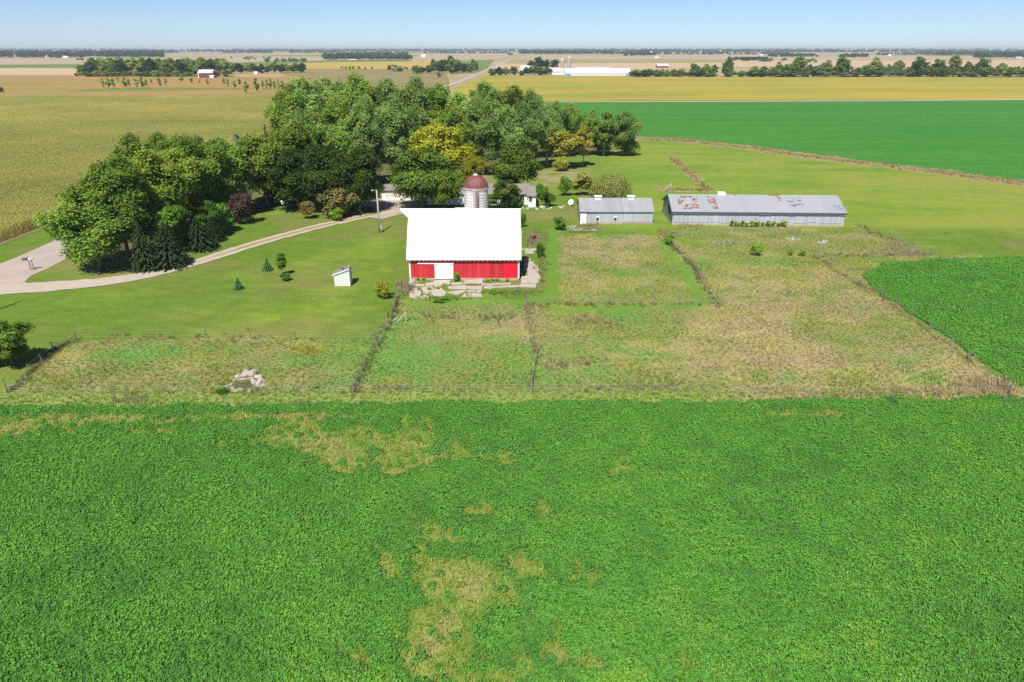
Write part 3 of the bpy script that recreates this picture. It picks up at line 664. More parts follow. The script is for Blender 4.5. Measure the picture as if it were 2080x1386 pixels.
# ------------------------------------------------------------------ buildings
def gable(root, x0, x1, y0, y1, eave, ridge, wall, endwall, roofm, over=0.25, thick=0.1, ends=0.2):
    """Long walls, gable ends and a two-slope roof; local coordinates, ridge along x."""
    ym = (y0+y1)/2; a = MB()
    a.add([(x0,y0,0),(x1,y0,0),(x1,y1,0),(x0,y1,0),(x0,y0,eave),(x1,y0,eave),(x1,y1,eave),(x0,y1,eave),(x0,ym,ridge-0.05),(x1,ym,ridge-0.05)],
          [(0,1,5,4),(2,3,7,6),(1,2,6,9,5),(3,0,4,8,7)])
    wo = a.build('wall', wall, root); wo.data.materials.append(endwall)
    for k in (2, 3): wo.data.polygons[k].material_index = 1
    sl_ = (ridge-eave)/(ym-y0); r = MB(); dz = over*sl_
    prof = [(y0-over, eave-dz+0.04), (ym, ridge+0.04), (y1+over, eave-dz+0.04), (y1+over, eave-dz+0.04+thick), (ym, ridge+0.04+thick), (y0-over, eave-dz+0.04+thick)]
    r.prismx(prof, x0-ends, x1+ends)
    return r.build('roof', roofm, root)
def bld_px(name, px0, px1, base, eave_py, ridge_py, depth, label, wall, roofm, endwall=None, cat='building', group=None, over=0.25):
    """A gabled building whose front wall stands where the photograph shows it."""
    y = G(0, base)[1]; xa = XAT(px0, y, 0); xb = XAT(px1, y, 0)
    root = empty(name, ((xa+xb)/2, y, 0), label, cat, group); h = (xb-xa)/2
    e = ZAT(eave_py, y); r = max(e+0.3, ZAT(ridge_py, y+depth/2))
    gable(root, -h, h, 0, depth, e, r, wall, endwall or wall, roofm, over)
    return root, h, e, r, y

# --- the red barn
BX, BY = G(834, 569); BX1 = G(1053.5, 569)[0]; BL = BX1 - BX; BD = 9.4
barn = empty('red_barn', (BX, BY, 0), 'red gambrel barn with white metal roof and white sliding door', 'barn')
WT = 3.25
gam = [(0, WT), (2.2, 6.55), (BD/2, 8.75), (BD-2.2, 6.55), (BD, WT)]
for ya, yb in ((0, 0.18), (BD-0.18, BD)): MB().box(0, BL, ya, yb, 0.3, WT).build('siding', M['red_siding'], barn)
for x, fl in ((0.0, 1), (BL, 0)):
    e = MB(); v = [(x, 0.181, 0.3), (x, BD-0.181, 0.3), (x, BD-0.181, WT+0.2)] + [(x, y, z-0.08) for y, z in gam[::-1]][1:-1] + [(x, 0.181, WT+0.2)]
    e.add(v, [tuple(range(len(v)))[::-1] if fl else tuple(range(len(v)))]); e.build('gable_siding', M['red_end'], barn)
MB().box(-0.04, BL+0.04, -0.04, BD+0.04, -0.2, 0.3).build('foundation', M['concrete'], barn)
outer = [(-0.45, 3.14), (2.2, 6.78), (BD/2, 8.98), (BD-2.2, 6.78), (BD+0.45, 3.14)]
inner = [(y*0.99 if y > 0 else y, z-0.13) for y, z in outer]
r = MB(); ex = 0.34
hood = 1.28                                       # the peak runs out over the loft door on the road side
def roof_slab(p0, p1, xa0, xa1, xb):
    (ya, za), (yb, zb) = p0, p1; t = 0.13
    r.add([(xa0,ya,za),(xb,ya,za),(xb,yb,zb),(xa1,yb,zb),(xa0,ya,za-t),(xb,ya,za-t),(xb,yb,zb-t),(xa1,yb,zb-t)],
          [(0,1,2,3),(7,6,5,4),(0,4,5,1),(1,5,6,2),(2,6,7,3),(3,7,4,0)])
mid1 = (outer[1][0]*0.42+outer[2][0]*0.58, outer[1][1]*0.42+outer[2][1]*0.58)
mid3 = (outer[3][0]*0.42+outer[2][0]*0.58, outer[3][1]*0.42+outer[2][1]*0.58)
roof_slab(outer[0], outer[1], -ex, -ex, BL+ex); roof_slab(outer[1], mid1, -ex, -ex, BL+ex-0.1); roof_slab(mid1, outer[2], -ex, -ex-hood, BL+ex-0.1)
roof_slab(outer[4], outer[3], -ex, -ex, BL+ex); roof_slab(outer[3], mid3, -ex, -ex, BL+ex-0.1); roof_slab(mid3, outer[2], -ex, -ex-hood, BL+ex-0.1)
roof = r.build('roof', M['white_roof'], barn)
MB().tube([(-ex-hood, BD/2, 9.0), (BL+ex, BD/2, 9.0)], [0.09, 0.09], 8).build('ridge_cap', M['white_roof'], roof)
for xs_ in (-ex-0.03, BL+ex+0.03):
    for (ya, za), (yb, zb) in ((outer[0], outer[1]), (outer[1], mid1), (mid3, outer[3]), (outer[3], outer[4])):
        x2 = xs_ - (0.1 if xs_ > 0 and min(za, zb) > 6 else 0); bb = MB()
        bb.add([(x2-.03,ya,za-.02),(x2+.03,ya,za-.02),(x2+.03,yb,zb-.02),(x2-.03,yb,zb-.02),(x2-.03,ya,za-.3),(x2+.03,ya,za-.3),(x2+.03,yb,zb-.3),(x2-.03,yb,zb-.3)],
               [(3,2,1,0),(4,5,6,7),(0,1,5,4),(1,2,6,5),(2,3,7,6),(3,0,4,7)])
        bb.build('barge_board', M['red_soffit'], barn)
for i in range(26):
    x = 0.25 + i*(BL-0.5)/25
    t = MB(); t.box(x-0.035, x+0.035, -0.37, -0.003, 2.84, 2.98); tl = t.build('rafter_tail', M['dark_wood'], barn)
    MB().box(x-0.03, x+0.03, -0.395, -0.372, 2.85, 2.97).build('painted_end', M['white_paint'], tl)
MB().box(0.0, BL, -0.06, -0.003, 2.98, 3.08).build('frieze_board', M['red_soffit'], barn)
for x in (0.0, BL): MB().box(x-0.10, x+0.10, -0.05, 0.12, 0.28, 2.83).build('corner_trim', M['white_paint'], barn)
sx_ = lambda X: XAT(750 + X/5.2, BY, 1.5) - BX
d0, d1 = sx_(692), sx_(890)
dr = MB().box(d0, d1, -0.13, -0.07, 0.22, 2.34).build('sliding_door', M['white_paint'], barn)
for x in (d0+0.25, d1-0.35): MB().box(x, x+0.1, -0.16, -0.131, 2.08, 2.3).build('hanger', M['dark_trim'], dr)
MB().box(sx_(512), d1+0.05, -0.16, -0.005, 2.36, 2.50).build('door_track', M['white_paint'], barn)
MB().box(sx_(500), sx_(688), -0.035, -0.003, 0.32, 2.34).build('wall_panel', M['red_siding'], barn)
MB().box(sx_(1083), sx_(1292), -0.03, -0.003, 0.32, 2.83).build('wall_panel', M['red_siding'], barn)
o = MB().box(sx_(1424), sx_(1566), -0.035, -0.003, 0.32, 2.83).build('wall_panel', M['red_panel'], barn); o['label'] = 'brighter red repainted wall panel'
# --- small white room between barn and silo
rm = empty('feed_room', (-7.45, BY+BD+0.1, 0), 'small white roofed room squeezed between red barn and silo', 'outbuilding')
a = MB(); a.box(-0.95, 0.75, 0, 2.0, 0, 7.25); a.build('wall', M['white_paint'], rm)
a = MB(); a.prismx([(-0.1,7.3),(2.1,7.3),(2.1,7.45),(1.0,7.95),(-0.1,7.6)], -1.1, 0.9); a.build('roof', M['white_roof'], rm)

# --- the silo of concrete staves
m, n, l, b = new_mat('stave_blocks')
tc = n.new('ShaderNodeTexCoord'); uvn = n.new('ShaderNodeUVMap'); br = n.new('ShaderNodeTexBrick')
l.new(tc.outputs['UV'], br.inputs['Vector']); br.inputs['Scale'].default_value = 1; br.inputs['Brick Width'].default_value = 0.62; br.inputs['Row Height'].default_value = 0.42
br.inputs['Mortar Size'].default_value = 0.035; br.inputs['Mortar Smooth'].default_value = 0.2; br.inputs['Color1'].default_value = (0.80,0.78,0.75,1); br.inputs['Color2'].default_value = (0.68,0.64,0.60,1); br.inputs['Mortar'].default_value = (0.22,0.18,0.17,1)
t = noise_node(n, l, 1.3, 5, 'obj', (1,1,0.4)); k = ramp(n, l, t.outputs[0], [(0.35, (0.80,0.74,0.70)), (0.6, grey(1))])
l.new(mixc(n, l, 1.0, br.outputs[0], k, 'MULTIPLY'), b.inputs['Base Color']); b.inputs['Roughness'].default_value = 0.9
add_bump(n, l, b, br.outputs['Fac'], -0.5, 0.03)
M['staves'] = m
SX, SY = XAT(967, 104.3, 9), 104.3; SR = 1.83
ST = ZAT(384, SY-SR*0.4); SD = ZAT(354, SY) - ST
silo = empty('silo', (SX, SY, 0), 'round white block silo with rusty maroon dome behind the red barn', 'silo')
mb = MB(); mb.lathe([(SR, 0), (SR, ST)], 48); ob = mb.build('wall', M['staves'], silo, smooth=True)
uv = ob.data.uv_layers.new(name='UVMap')
for p in ob.data.polygons:
    for li in p.loop_indices:
        vi = ob.data.loops[li].vertex_index; j = vi % 48; top = vi >= 48
        jj = j if not (j == 0 and any(ob.data.loops[q].vertex_index % 48 == 47 for q in p.loop_indices)) else 48
        uv.data[li].uv = (jj/48*2*math.pi*SR, ST if top else 0)
m, n, l, b = new_mat('rusty_dome')
t = noise_node(n, l, 1.6, 6, 'obj', (1,1,0.35), 0.7)
c1 = ramp(n, l, t.outputs[0], [(0.3, (0.135,0.040,0.042)), (0.55, (0.185,0.056,0.052)), (0.72, (0.25,0.11,0.08))])
sx = n.new('ShaderNodeSeparateXYZ'); l.new(n.new('ShaderNodeTexCoord').outputs['Object'], sx.inputs[0])
ad = n.new('ShaderNodeMath'); ad.operation = 'ADD'; l.new(sx.outputs[2], ad.inputs[0])
ml = n.new('ShaderNodeMath'); ml.operation = 'MULTIPLY'; l.new(t.outputs[0], ml.inputs[0]); ml.inputs[1].default_value = 1.1; l.new(ml.outputs[0], ad.inputs[1])
mr = n.new('ShaderNodeMapRange'); l.new(ad.outputs[0], mr.inputs[0]); mr.inputs[1].default_value = ST+0.55; mr.inputs[2].default_value = ST+0.85
l.new(mixc(n, l, mr.outputs[0], (0.55,0.43,0.38), c1), b.inputs['Base Color']); b.inputs['Roughness'].default_value = 0.6
mb = MB(); N = 48; prof = [(math.cos(t_)*(SR+0.06), ST + math.sin(t_)*SD*0.96) for t_ in np.linspace(0, 1.5, 12)]
for i, (rr, z) in enumerate(prof):
    for j in range(N):
        q = rr*(1 + (0.022 if j % 2 else 0)); th = 2*math.pi*j/N; mb.v.append((q*math.cos(th), q*math.sin(th), z))
for i in range(len(prof)-1):
    for j in range(N): mb.f.append((i*N+j, i*N+(j+1) % N, (i+1)*N+(j+1) % N, (i+1)*N+j))
dome = mb.build('dome', m, silo)
mb = MB(); mb.lathe([(0.42, ST+SD*0.93), (0.36, ST+SD*0.97), (0.22, ST+SD*1.0), (0.2, ST+SD*1.03), (0.0, ST+SD*1.05)], 20); mb.build('dome_cap', M['far_grey'], dome, smooth=True)
mb = MB(); mb.lathe([(SR+0.02, ST-0.12), (SR+0.08, ST-0.1), (SR+0.08, ST+0.05), (SR+0.02, ST+0.07)], 48); mb.build('rim', M['concrete'], silo)
ch = MB(); ch.box(-0.30, 0.02, -SR-0.42, -SR+0.2, 0.3, ST-0.15); chute = ch.build('chute', M['galv'], silo)
ch = MB(); ch.box(0.021, 0.42, -SR-0.43, -SR+0.2, 0.3, ST-0.2); ch.build('rusted_side', M['rust'], chute)

# --- the two metal sheds
sh, h, e, rz_, y = bld_px('small_metal_shed', 1178.5, 1325, 455, 430, 403.5, 7.0, 'small grey metal shed with two white roof vents and white door', M['galv'], M['galv_roof'], M['galv_end'], 'shed')
Z8 = lambda X: XAT(1100 + X/3.15, y, 1.2) - sh.location.x
MB().box(Z8(248), Z8(287), -0.05, -0.004, 0.02, 1.95).build('door', M['white_paint'], sh)
for X in (347, 462):
    f = MB().box(Z8(X), Z8(X+20), -0.06, -0.004, 0.62, 1.42).build('window', M['white_paint'], sh)
    MB().box(Z8(X)+0.06, Z8(X+20)-0.04, -0.075, -0.061, 0.66, 1.17).build('pane', M['glass'], f)
MB().box(Z8(300), Z8(520), -0.04, -0.004, -0.05, 0.4).build('foundation', M['concrete'], sh)
MB().box(Z8(521), Z8(705), -0.04, -0.004, -0.05, 0.42).build('foundation', M['brick'], sh)
MB().box(Z8(248), Z8(346), -0.10, -0.004, 2.02, 2.12).build('door_track', M['dark_trim'], sh)
for X in (340, 550):
    x0 = XAT(1100+X/3.15, y+3.5, rz_) - sh.location.x; x1 = XAT(1100+(X+41)/3.15, y+3.5, rz_) - sh.location.x
    v = MB().box(x0, x1, 3.0, 4.0, rz_-0.15, rz_+0.42).build('roof_vent', M['white_paint'], sh)
    MB().prismx([(2.85, rz_+0.42), (4.15, rz_+0.42), (3.5, rz_+0.62)], x0-0.1, x1+0.1).build('vent_cap', M['white_paint'], v)

lg, h, e, rz_, y = bld_px('long_metal_shed', 1366, 1709.5, 458.5, 431, 397, 10.5, 'long low grey metal shed with rust squares on its roof', M['galv'], M['galv_roof'], M['galv_end'], 'shed')
lg.rotation_euler = (0, 0, rad(-2.2))
bpy.data.objects.remove([c for c in lg.children if c.name.startswith('roof')][0])
def roofcol(X, Y):                     # X along the ridge, Y up the slope (0 eave .. 1 ridge)
    c = np.tile(C_(0.308,0.312,0.332), (len(X), 1)) * (0.93 + 0.14*fbm(X, Y*0.4, 1.5, 3, 77))[:, None]
    rustc = C_(0.235,0.100,0.058)
    nz = fbm(X*.6, Y*5.5, 0.30, 4, 71)
    ring = ((X > 1.5) & (X < 5.2) & (Y > .14) & (Y < .90)) & ~((X > 2.7) & (X < 4.3) & (Y > .42) & (Y < .74))
    bar = ((X > 6.9) & (X < 8.6) & (Y > .12) & (Y < .90)) & ~((X < 7.4) & (Y < .5))
    c[(ring | bar) & (nz > .49)] = rustc
    edge = (Y > .93) & (fbm(X, Y, 1.6, 3, 73) > .60) & (X > 4) & (X < 22); c[edge] = rustc*1.1
    dk = (((X-23)/1.6)**2 + ((Y-.72)/.16)**2 < 1) & (nz > .56) | (((X-23.2)/1.5)**2 + ((Y-.42)/.1)**2 < 1) & (nz > .5); c[dk] = C_(0.16,0.15,0.15)
    c[(np.abs(X-20.5) < .4) & (Y > .66) & (nz > .45)] = rustc
    c[(X > 29.6) & (Y > .15) & (Y < .45) & (nz > .42)] = C_(0.22,0.23,0.26)
    return c
m, n, l, b = new_mat('rust_marked_roof')
at = n.new('ShaderNodeAttribute'); at.attribute_name = 'col'
sx = n.new('ShaderNodeSeparateXYZ'); l.new(n.new('ShaderNodeTexCoord').outputs['Object'], sx.inputs[0])
fr = n.new('ShaderNodeMath'); fr.operation = 'FRACT'; mu = n.new('ShaderNodeMath'); mu.operation = 'MULTIPLY'; mu.inputs[1].default_value = 1/0.65
l.new(sx.outputs[0], mu.inputs[0]); l.new(mu.outputs[0], fr.inputs[0]); pr = ramp(n, l, fr.outputs[0], [(0, grey(0)), (.1, grey(1)), (.9, grey(1)), (1, grey(0))])
l.new(mixc(n, l, 1.0, at.outputs['Color'], ramp(n, l, pr, [(0, grey(.85)), (1, grey(1))]), 'MULTIPLY'), b.inputs['Base Color']); b.inputs['Roughness'].default_value = .5
add_bump(n, l, b, pr, 0.5, 0.02); M['rust_roof'] = m
def roof_half(front):
    x0, x1 = -h-0.25, h+0.25; nx, ny = 220, 26
    ym, ov = 5.25, 0.3; sl_ = (rz_-e)/ym
    U, W = np.meshgrid(np.linspace(0, x1-x0, nx), np.linspace(0, 1, ny))
    Yl = (-ov + W*(ym+ov)); Zl = e - ov*sl_ + W*(rz_-e+ov*sl_) + 0.12
    if not front: Yl = 2*ym - Yl
    V = np.stack([U+x0, Yl, Zl], -1).reshape(-1, 3); i = np.arange(ny-1)[:, None]*nx + np.arange(nx-1)[None]
    q = np.stack([i, i+1, i+1+nx, i+nx], -1).reshape(-1, 4)
    if not front: q = q[:, ::-1]
    me = bpy.data.meshes.new('roof'); me.from_pydata(V.tolist(), [], q.tolist()); me.update()
    c = roofcol(U.ravel(), W.ravel()) if front else np.tile(C_(0.275,0.285,0.31), (nx*ny, 1))
    a_ = me.color_attributes.new('col', 'FLOAT_COLOR', 'POINT'); a_.data.foreach_set('color', np.concatenate([c, np.ones((nx*ny, 1))], 1).astype(np.float32).ravel())
    o = link('roof', me, M['rust_roof'], lg); md = o.modifiers.new('thickness', 'SOLIDIFY'); md.thickness = 0.08; return o
roof_half(True); roof_half(False)
MB().box(-h-0.25, h+0.25, -0.36, -0.31, e-0.30, e-0.06).build('fascia', M['dark_trim'], lg)
sl_ = (rz_-e)/5.25
for (ya, za), (yb, zb) in (((-0.3, e-0.3*sl_), (5.25, rz_)), ((5.25, rz_), (10.8, e-0.3*sl_))):
    bb = MB(); bb.add([(-h-.31,ya,za+.1),(-h-.26,ya,za+.1),(-h-.26,yb,zb+.1),(-h-.31,yb,zb+.1),(-h-.31,ya,za-.2),(-h-.26,ya,za-.2),(-h-.26,yb,zb-.2),(-h-.31,yb,zb-.2)],
           [(3,2,1,0),(4,5,6,7),(0,1,5,4),(1,2,6,5),(2,3,7,6),(3,0,4,7)])
    bb.build('barge_board', M['dark_trim'], lg)
o = MB().box(-h-0.05, -h-0.004, 2.6, 5.0, 1.3, 2.6).build('loft_opening', M['dark_trim'], lg)
Z8 = lambda X: XAT(1100 + X/3.15, y, 1.2) - lg.location.x
for X0, X1, zt, zb in ((852,920,2.1,.5),(925,997,2.1,.55),(1003,1074,2.1,.5),(1080,1150,2.05,.6),(1156,1230,2.1,.45),(1238,1305,2.1,.5),(1312,1384,2.05,.45),(1466,1578,2.05,.4),(1612,1686,2.1,.5),(1692,1762,2.05,.65),(1770,1912,2.1,.5)):
    MB().box(Z8(X0), Z8(X1), -0.06, -0.004, zb, zt).build('door_panel', M['galv'], lg)
MB().box(-h-0.01, h+0.01, -0.03, -0.003, -0.05, 0.35).build('foundation', M['concrete'], lg)
x0 = XAT(1100+1122/3.15, y+5, rz_) - lg.location.x
v = MB().box(x0, x0+1.4, 4.7, 5.8, rz_, rz_+0.55).build('roof_vent', M['white_paint'], lg)

# --- the garden shed on the lawn
gx, gy = G(681.5, 582.5); gx1 = G(711, 582.5)[0]; W_ = gx1-gx
gs = empty('garden_shed', (gx, gy, 0), 'little white lean-to garden shed with brown roof on the lawn', 'shed', rz=rad(1.5))
D_ = 1.9; lo, hi = 1.75, 2.45
a = MB(); a.add([(0,0,0.05),(W_,0,0.05),(W_,0,hi),(0,0,lo),(0,D_,0.05),(W_,D_,0.05),(W_,D_,hi),(0,D_,lo)], [(0,1,2,3),(5,4,7,6),(1,5,6,2),(4,0,3,7)]); a.build('wall', M['grey_siding'], gs)
s_ = (hi-lo)/W_; a = MB(); xa, xb = -0.22, W_+0.12
a.add([(xa,-.12,lo+xa*s_+.02),(xb,-.12,lo+xb*s_+.02),(xb,D_+.15,lo+xb*s_+.02),(xa,D_+.15,lo+xa*s_+.02),(xa,-.12,lo+xa*s_+.1),(xb,-.12,lo+xb*s_+.1),(xb,D_+.15,lo+xb*s_+.1),(xa,D_+.15,lo+xa*s_+.1)], [(3,2,1,0),(4,5,6,7),(0,1,5,4),(1,2,6,5),(2,3,7,6),(3,0,4,7)])
rf = a.build('roof', M['brown_roof'], gs)
a = MB(); a.add([(xa,-.15,lo+xa*s_-.06),(xb,-.15,lo+xb*s_-.06),(xb,-.15,lo+xb*s_+.09),(xa,-.15,lo+xa*s_+.09),(xa,-.125,lo+xa*s_-.06),(xb,-.125,lo+xb*s_-.06),(xb,-.125,lo+xb*s_+.09),(xa,-.125,lo+xa*s_+.09)], [(0,1,2,3),(7,6,5,4),(0,4,5,1),(1,5,6,2),(2,6,7,3),(3,7,4,0)])
a.build('fascia', M['white_paint'], gs)
for x in (0, W_): MB().box(x-.05, x+.05, -.03, .04, .05, (lo if x == 0 else hi)-.08).build('corner_trim', M['white_paint'], gs)
MB().box(0.9, 1.25, 0.6, 0.95, lo+1.08*s_+.06, lo+1.08*s_+.26).build('roof_vent', M['dark_trim'], rf)

# --- house and garage among the trees
hs, h, e, rz_, y = bld_px('farmhouse', 868, 1074, 416, 394, 374.5, 9.0, 'long white farmhouse with brown roof half hidden behind silo and trees', M['white_paint'], M['brown_roof'], None, 'house', None, 0.4)
for px in (890, 912, 1006, 1040, 1060):
    x = XAT(px, y, 1.5) - hs.location.x
    f = MB().box(x-.55, x+.55, -.05, -.004, .9, 2.1).build('window', M['white_paint'], hs); MB().box(x-.47, x+.47, -.065, -.051, .98, 2.02).build('pane', M['glass'], f)
wx0, wx1 = XAT(1073, y-3, 1.5) - hs.location.x, XAT(1088.5, y-3, 1.5) - hs.location.x
a = MB(); a.box(wx0, wx1, -2.6, 3.5, 0, e); a.build('wing_wall', M['white_paint'], hs)
a = MB(); a.prismx([(-2.9, e), (4.0, e), (4.0, e+0.15), (1.0, e+1.5), (-2.9, e+0.15)], wx0-.3, wx1+.25); a.build('wing_roof', M['brown_roof'], hs)
MB().box(wx0+.2, wx0+.75, -2.66, -2.604, 1.2, 2.3).build('window', M['glass'], hs)
MB().box(XAT(1052, y, 1) - hs.location.x, XAT(1064, y, 1) - hs.location.x, -1.4, -.004, 0, 0.5).build('porch_step', M['concrete'], hs)
ga, h, e, rz_, y = bld_px('garage', 776, 834, 407, 387, 376, 6.0, 'white garage with brown roof behind the trees beside the gravel yard', M['white_paint'], M['brown_roof'], None, 'garage', None, 0.4)
for k in range(3):
    x = -h + 0.9 + k*2.9
    MB().box(x, x+2.4, -.05, -.004, 0.03, 2.1).build('garage_door', M['grey_siding'], ga)

# ------------------------------------------------------------------ poles, mailboxes, fences and other small things
def pole(name, px, base, top, label, lamp=True):
    x, y = G(px, base); H = ZAT(top, y); root = empty(name, (x, y, 0), label, 'utility pole')
    mb = MB(); mb.tube([(0,0,-.2),(0,0,H*.5),(0,0,H)], [.17,.145,.12], 10); mb.build('pole', M['pole_wood'], root, smooth=True)
    if lamp:
        mb = MB(); mb.tube([(0,0,H-.2),(-.25,-.15,H-.02),(-.62,-.3,H+.02)], [.03]*3, 6); ar = mb.build('lamp_arm', M['far_grey'], root)
        mb = MB(); mb.lathe([(0,H+.12),(.1,H+.1),(.17,H-.02),(.15,H-.14),(0,H-.16)], 14, (-.68,-.33)); mb.build('lamp_head', M['mailbox_grey'], ar, smooth=True)
        MB().box(.17, .42, -.2, .05, .7, 1.35).build('meter_box', M['mailbox_grey'], root)
        mb = MB(); mb.tube([(.25,-.05,0),(.25,-.05,.7)], [.035,.035], 6); mb.build('conduit', M['far_grey'], root)
        mb = MB(); mb.tube([(.12,-.05,1.35),(.15,-.02,H*.8)], [.025,.02], 6); mb.build('cable', M['far_grey'], root)
    return root
pole('utility_pole', 771.5, 473, 386, 'tall bare wooden yard pole with lamp beside the driveway')
r_ = pole('utility_pole', -16, 634, 545, 'wooden pole just past the left edge of the lawn', False)
def mailbox(px, py, mat, label, hgt, cross):
    x, y = G(px, py); root = empty('mailbox', (x, y, 0), label, 'mailbox', None, rad(15))
    MB().box(-.06, .06, -.06, .06, -.1, hgt).build('post', M['wood_post'], root)
    if cross: MB().box(-.75, .1, -.05, .05, hgt-.55, hgt-.45).build('bracket', M['wood_post'], root)
    mb = MB(); xo = -.45 if cross else 0; z0 = hgt-.44 if cross else hgt; N = 10; prof = [(-.14, z0), (.14, z0), (.14, z0+.16)] + [(.14*math.cos(t), z0+.16+.14*math.sin(t)) for t in np.linspace(.2, math.pi-.2, N)] + [(-.14, z0+.16)]
    mb.prismx(prof, xo-.32, xo+.3); bx = mb.build('box', mat, root)
    MB().box(xo+.1, xo+.13, -.17, -.145, z0+.1, z0+.36).build('flag', M['red_panel'], bx)
mailbox(63.5, 549.5, M['mailbox_green'], 'dark green mailbox on a tall post with a cross arm by the road', 2.1, True)
mailbox(69.0, 549.0, M['mailbox_grey'], 'pale grey mailbox on a plain post by the road', 1.6, False)
x, y = G(578, 431); root = empty('satellite_dish', (x, y, 0), 'white satellite dish on a short post on the lawn under trees', 'satellite dish')
mb = MB(); mb.tube([(0,0,-.1),(0,0,1.9)], [.05,.05], 8); mb.build('post', M['pole_wood'], root)
mb = MB(); mb.lathe([(0,.0),(.25,.03),(.45,.1),(.5,.13),(.49,.15),(.25,.06),(0,.03)], 22); o = mb.build('dish', M['white_paint'], root, (0, -.1, 2.0), True); o.rotation_euler = (rad(55), 0, rad(-10))
mb = MB(); mb.tube([(0,-.1,1.85),(0,-.6,2.1)], [.02,.02], 5); mb.build('arm', M['far_grey'], root)
# old white dish and white stones left of the small shed
x, y = G(1160, 418); root = empty('old_dish', (x, y, 0), 'large round white dish leaning on the grass left of the small shed', 'dish')
mb = MB(); mb.lathe([(0,0),(.3,.05),(.52,.15),(.62,.22),(.6,.25),(.3,.09),(0,.04)], 26); o = mb.build('dish', M['white_paint'], root, (0, 0, .62), True); o.rotation_euler = (rad(62), 0, rad(-35))
mb = MB(); mb.tube([(0,0,0),(.1,.15,.56)], [.09,.07], 8); mb.build('stand', M['dark_trim'], root)

def fence(key, step, H, label, wires=3, lean=0.06, seed=0, matp='wood_post', name='wire_fence', r=0.06):
    pts = FENCES[key]; rng = random.Random(seed); root = empty(name, (pts[0][0], pts[0][1], 0), label, 'fence'); ox, oy = pts[0]
    ps = []
    for (x0,y0),(x1,y1) in zip(pts[:-1], pts[1:]):
        k = max(1, round(math.hypot(x1-x0, y1-y0)/step))
        ps += [(x0+(x1-x0)*i/k, y0+(y1-y0)*i/k) for i in range(k)]
    ps.append(pts[-1]); tops = []
    for i, (x, y) in enumerate(ps):
        hh = H*rng.uniform(.85, 1.12); a, b_ = rng.uniform(-lean, lean), rng.uniform(-lean, lean); x -= ox; y -= oy
        rr = r*rng.uniform(.8, 1.2) * (1.5 if i in (0, len(ps)-1) else 1)
        mb = MB(); mb.tube([(x,y,-.15),(x+a*hh,y+b_*hh,hh)], [rr, rr*.85], 7); mb.build('post', M[matp], root); tops.append((x, y, a, b_))
    mb = MB()
    for wz in np.linspace(.35, H*.82, wires):
        mb.tube([(x+a*wz, y+b_*wz, wz) for x, y, a, b_ in tops], [.009]*len(tops), 4, False)
    mb.build('wire', M['wire'], root); return root
fence('sloped', 4.0, 1.25, 'weedy wire fence running down from the round bush past the rough pasture', seed=1)
fence('mid', 3.2, 1.3, 'weedy wire fence in the middle pasture below the red barn', seed=2)
fence('cross', 2.6, 1.35, 'straight wire fence of thin dark posts along the mown lane', seed=3, r=.045)
fence('lane', 3.0, 1.3, 'leaning wire fence beside the curved mown lane', seed=4)
fence('east', 4.2, 1.3, 'wire fence between the dry pasture and the right hand alfalfa', seed=5)
fence('field', 9.0, 1.1, 'long low wire fence along the edge of the front alfalfa field', seed=6)
fence('corner', 3.0, 1.2, 'dark weedy fence at the left end of the rough pasture', seed=7)
fence('lawn', 6.0, 1.25, 'wire fence between the mown lawn and the rough left pasture', seed=8)
fence('yard', 2.4, 1.2, 'short weedy fence just below the concrete slabs', seed=9)
fence('north', 4.5, 1.2, 'wire fence sloping away from the right end of the long shed', seed=10)
fence('barnside', 4.0, 1.1, 'low fence in dry grass above the right hand alfalfa', seed=11)
# wooden bits in the pasture
def rail_set(name, label, cat, parts):
    x, y = G(*parts[0][0][:2]); root = empty(name, (x, y, 0), label, cat)
    for nm, pp, rr in [(q[2], q[1], q[3]) for q in parts]:
        mb = MB(); mb.tube(pp, [rr]*len(pp), 7); mb.build(nm, M['pole_wood'], root)
rail_set('brace_post', 'pale wooden corner post with a slanting brace near the sloping fence', 'fence post',
         [((825,655), [(0,0,-.1),(0,0,1.9)], 'post', .08), ((0,0), [(-1.1,-.3,0),(-.05,0,1.2)], 'brace', .07), ((0,0), [(-1.7,.1,.1),(-.9,.2,.55)], 'rail', .06)])
rail_set('brace_post', 'leaning pale corner post with brace behind the long shed', 'fence post',
         [((1362,389), [(0,0,-.1),(.1,0,1.9)], 'post', .11), ((0,0), [(-1.6,0,.1),(0,0,1.7)], 'brace', .09)])
x, y = G(1219, 473)
root = empty('wooden_gate', (x, y, 0), 'old wooden gate and post in front of the small metal shed', 'gate')
mb = MB(); mb.tube([(0,0,-.1),(.02,0,1.25)], [.16,.13], 8); mb.build('post', M['wood_post'], root)
mb = MB(); mb.tube([(-5.6,.1,-.1),(-5.6,.1,1.1)], [.12,.1], 8); mb.build('post', M['wood_post'], root)
for z in (.35, .65, .95):
    mb = MB(); mb.tube([(-5.6,.05,z),(-2.7,.0,z-.04),(0,.05,z)], [.045]*3, 6); mb.build('rail', M['wood_post'], root)

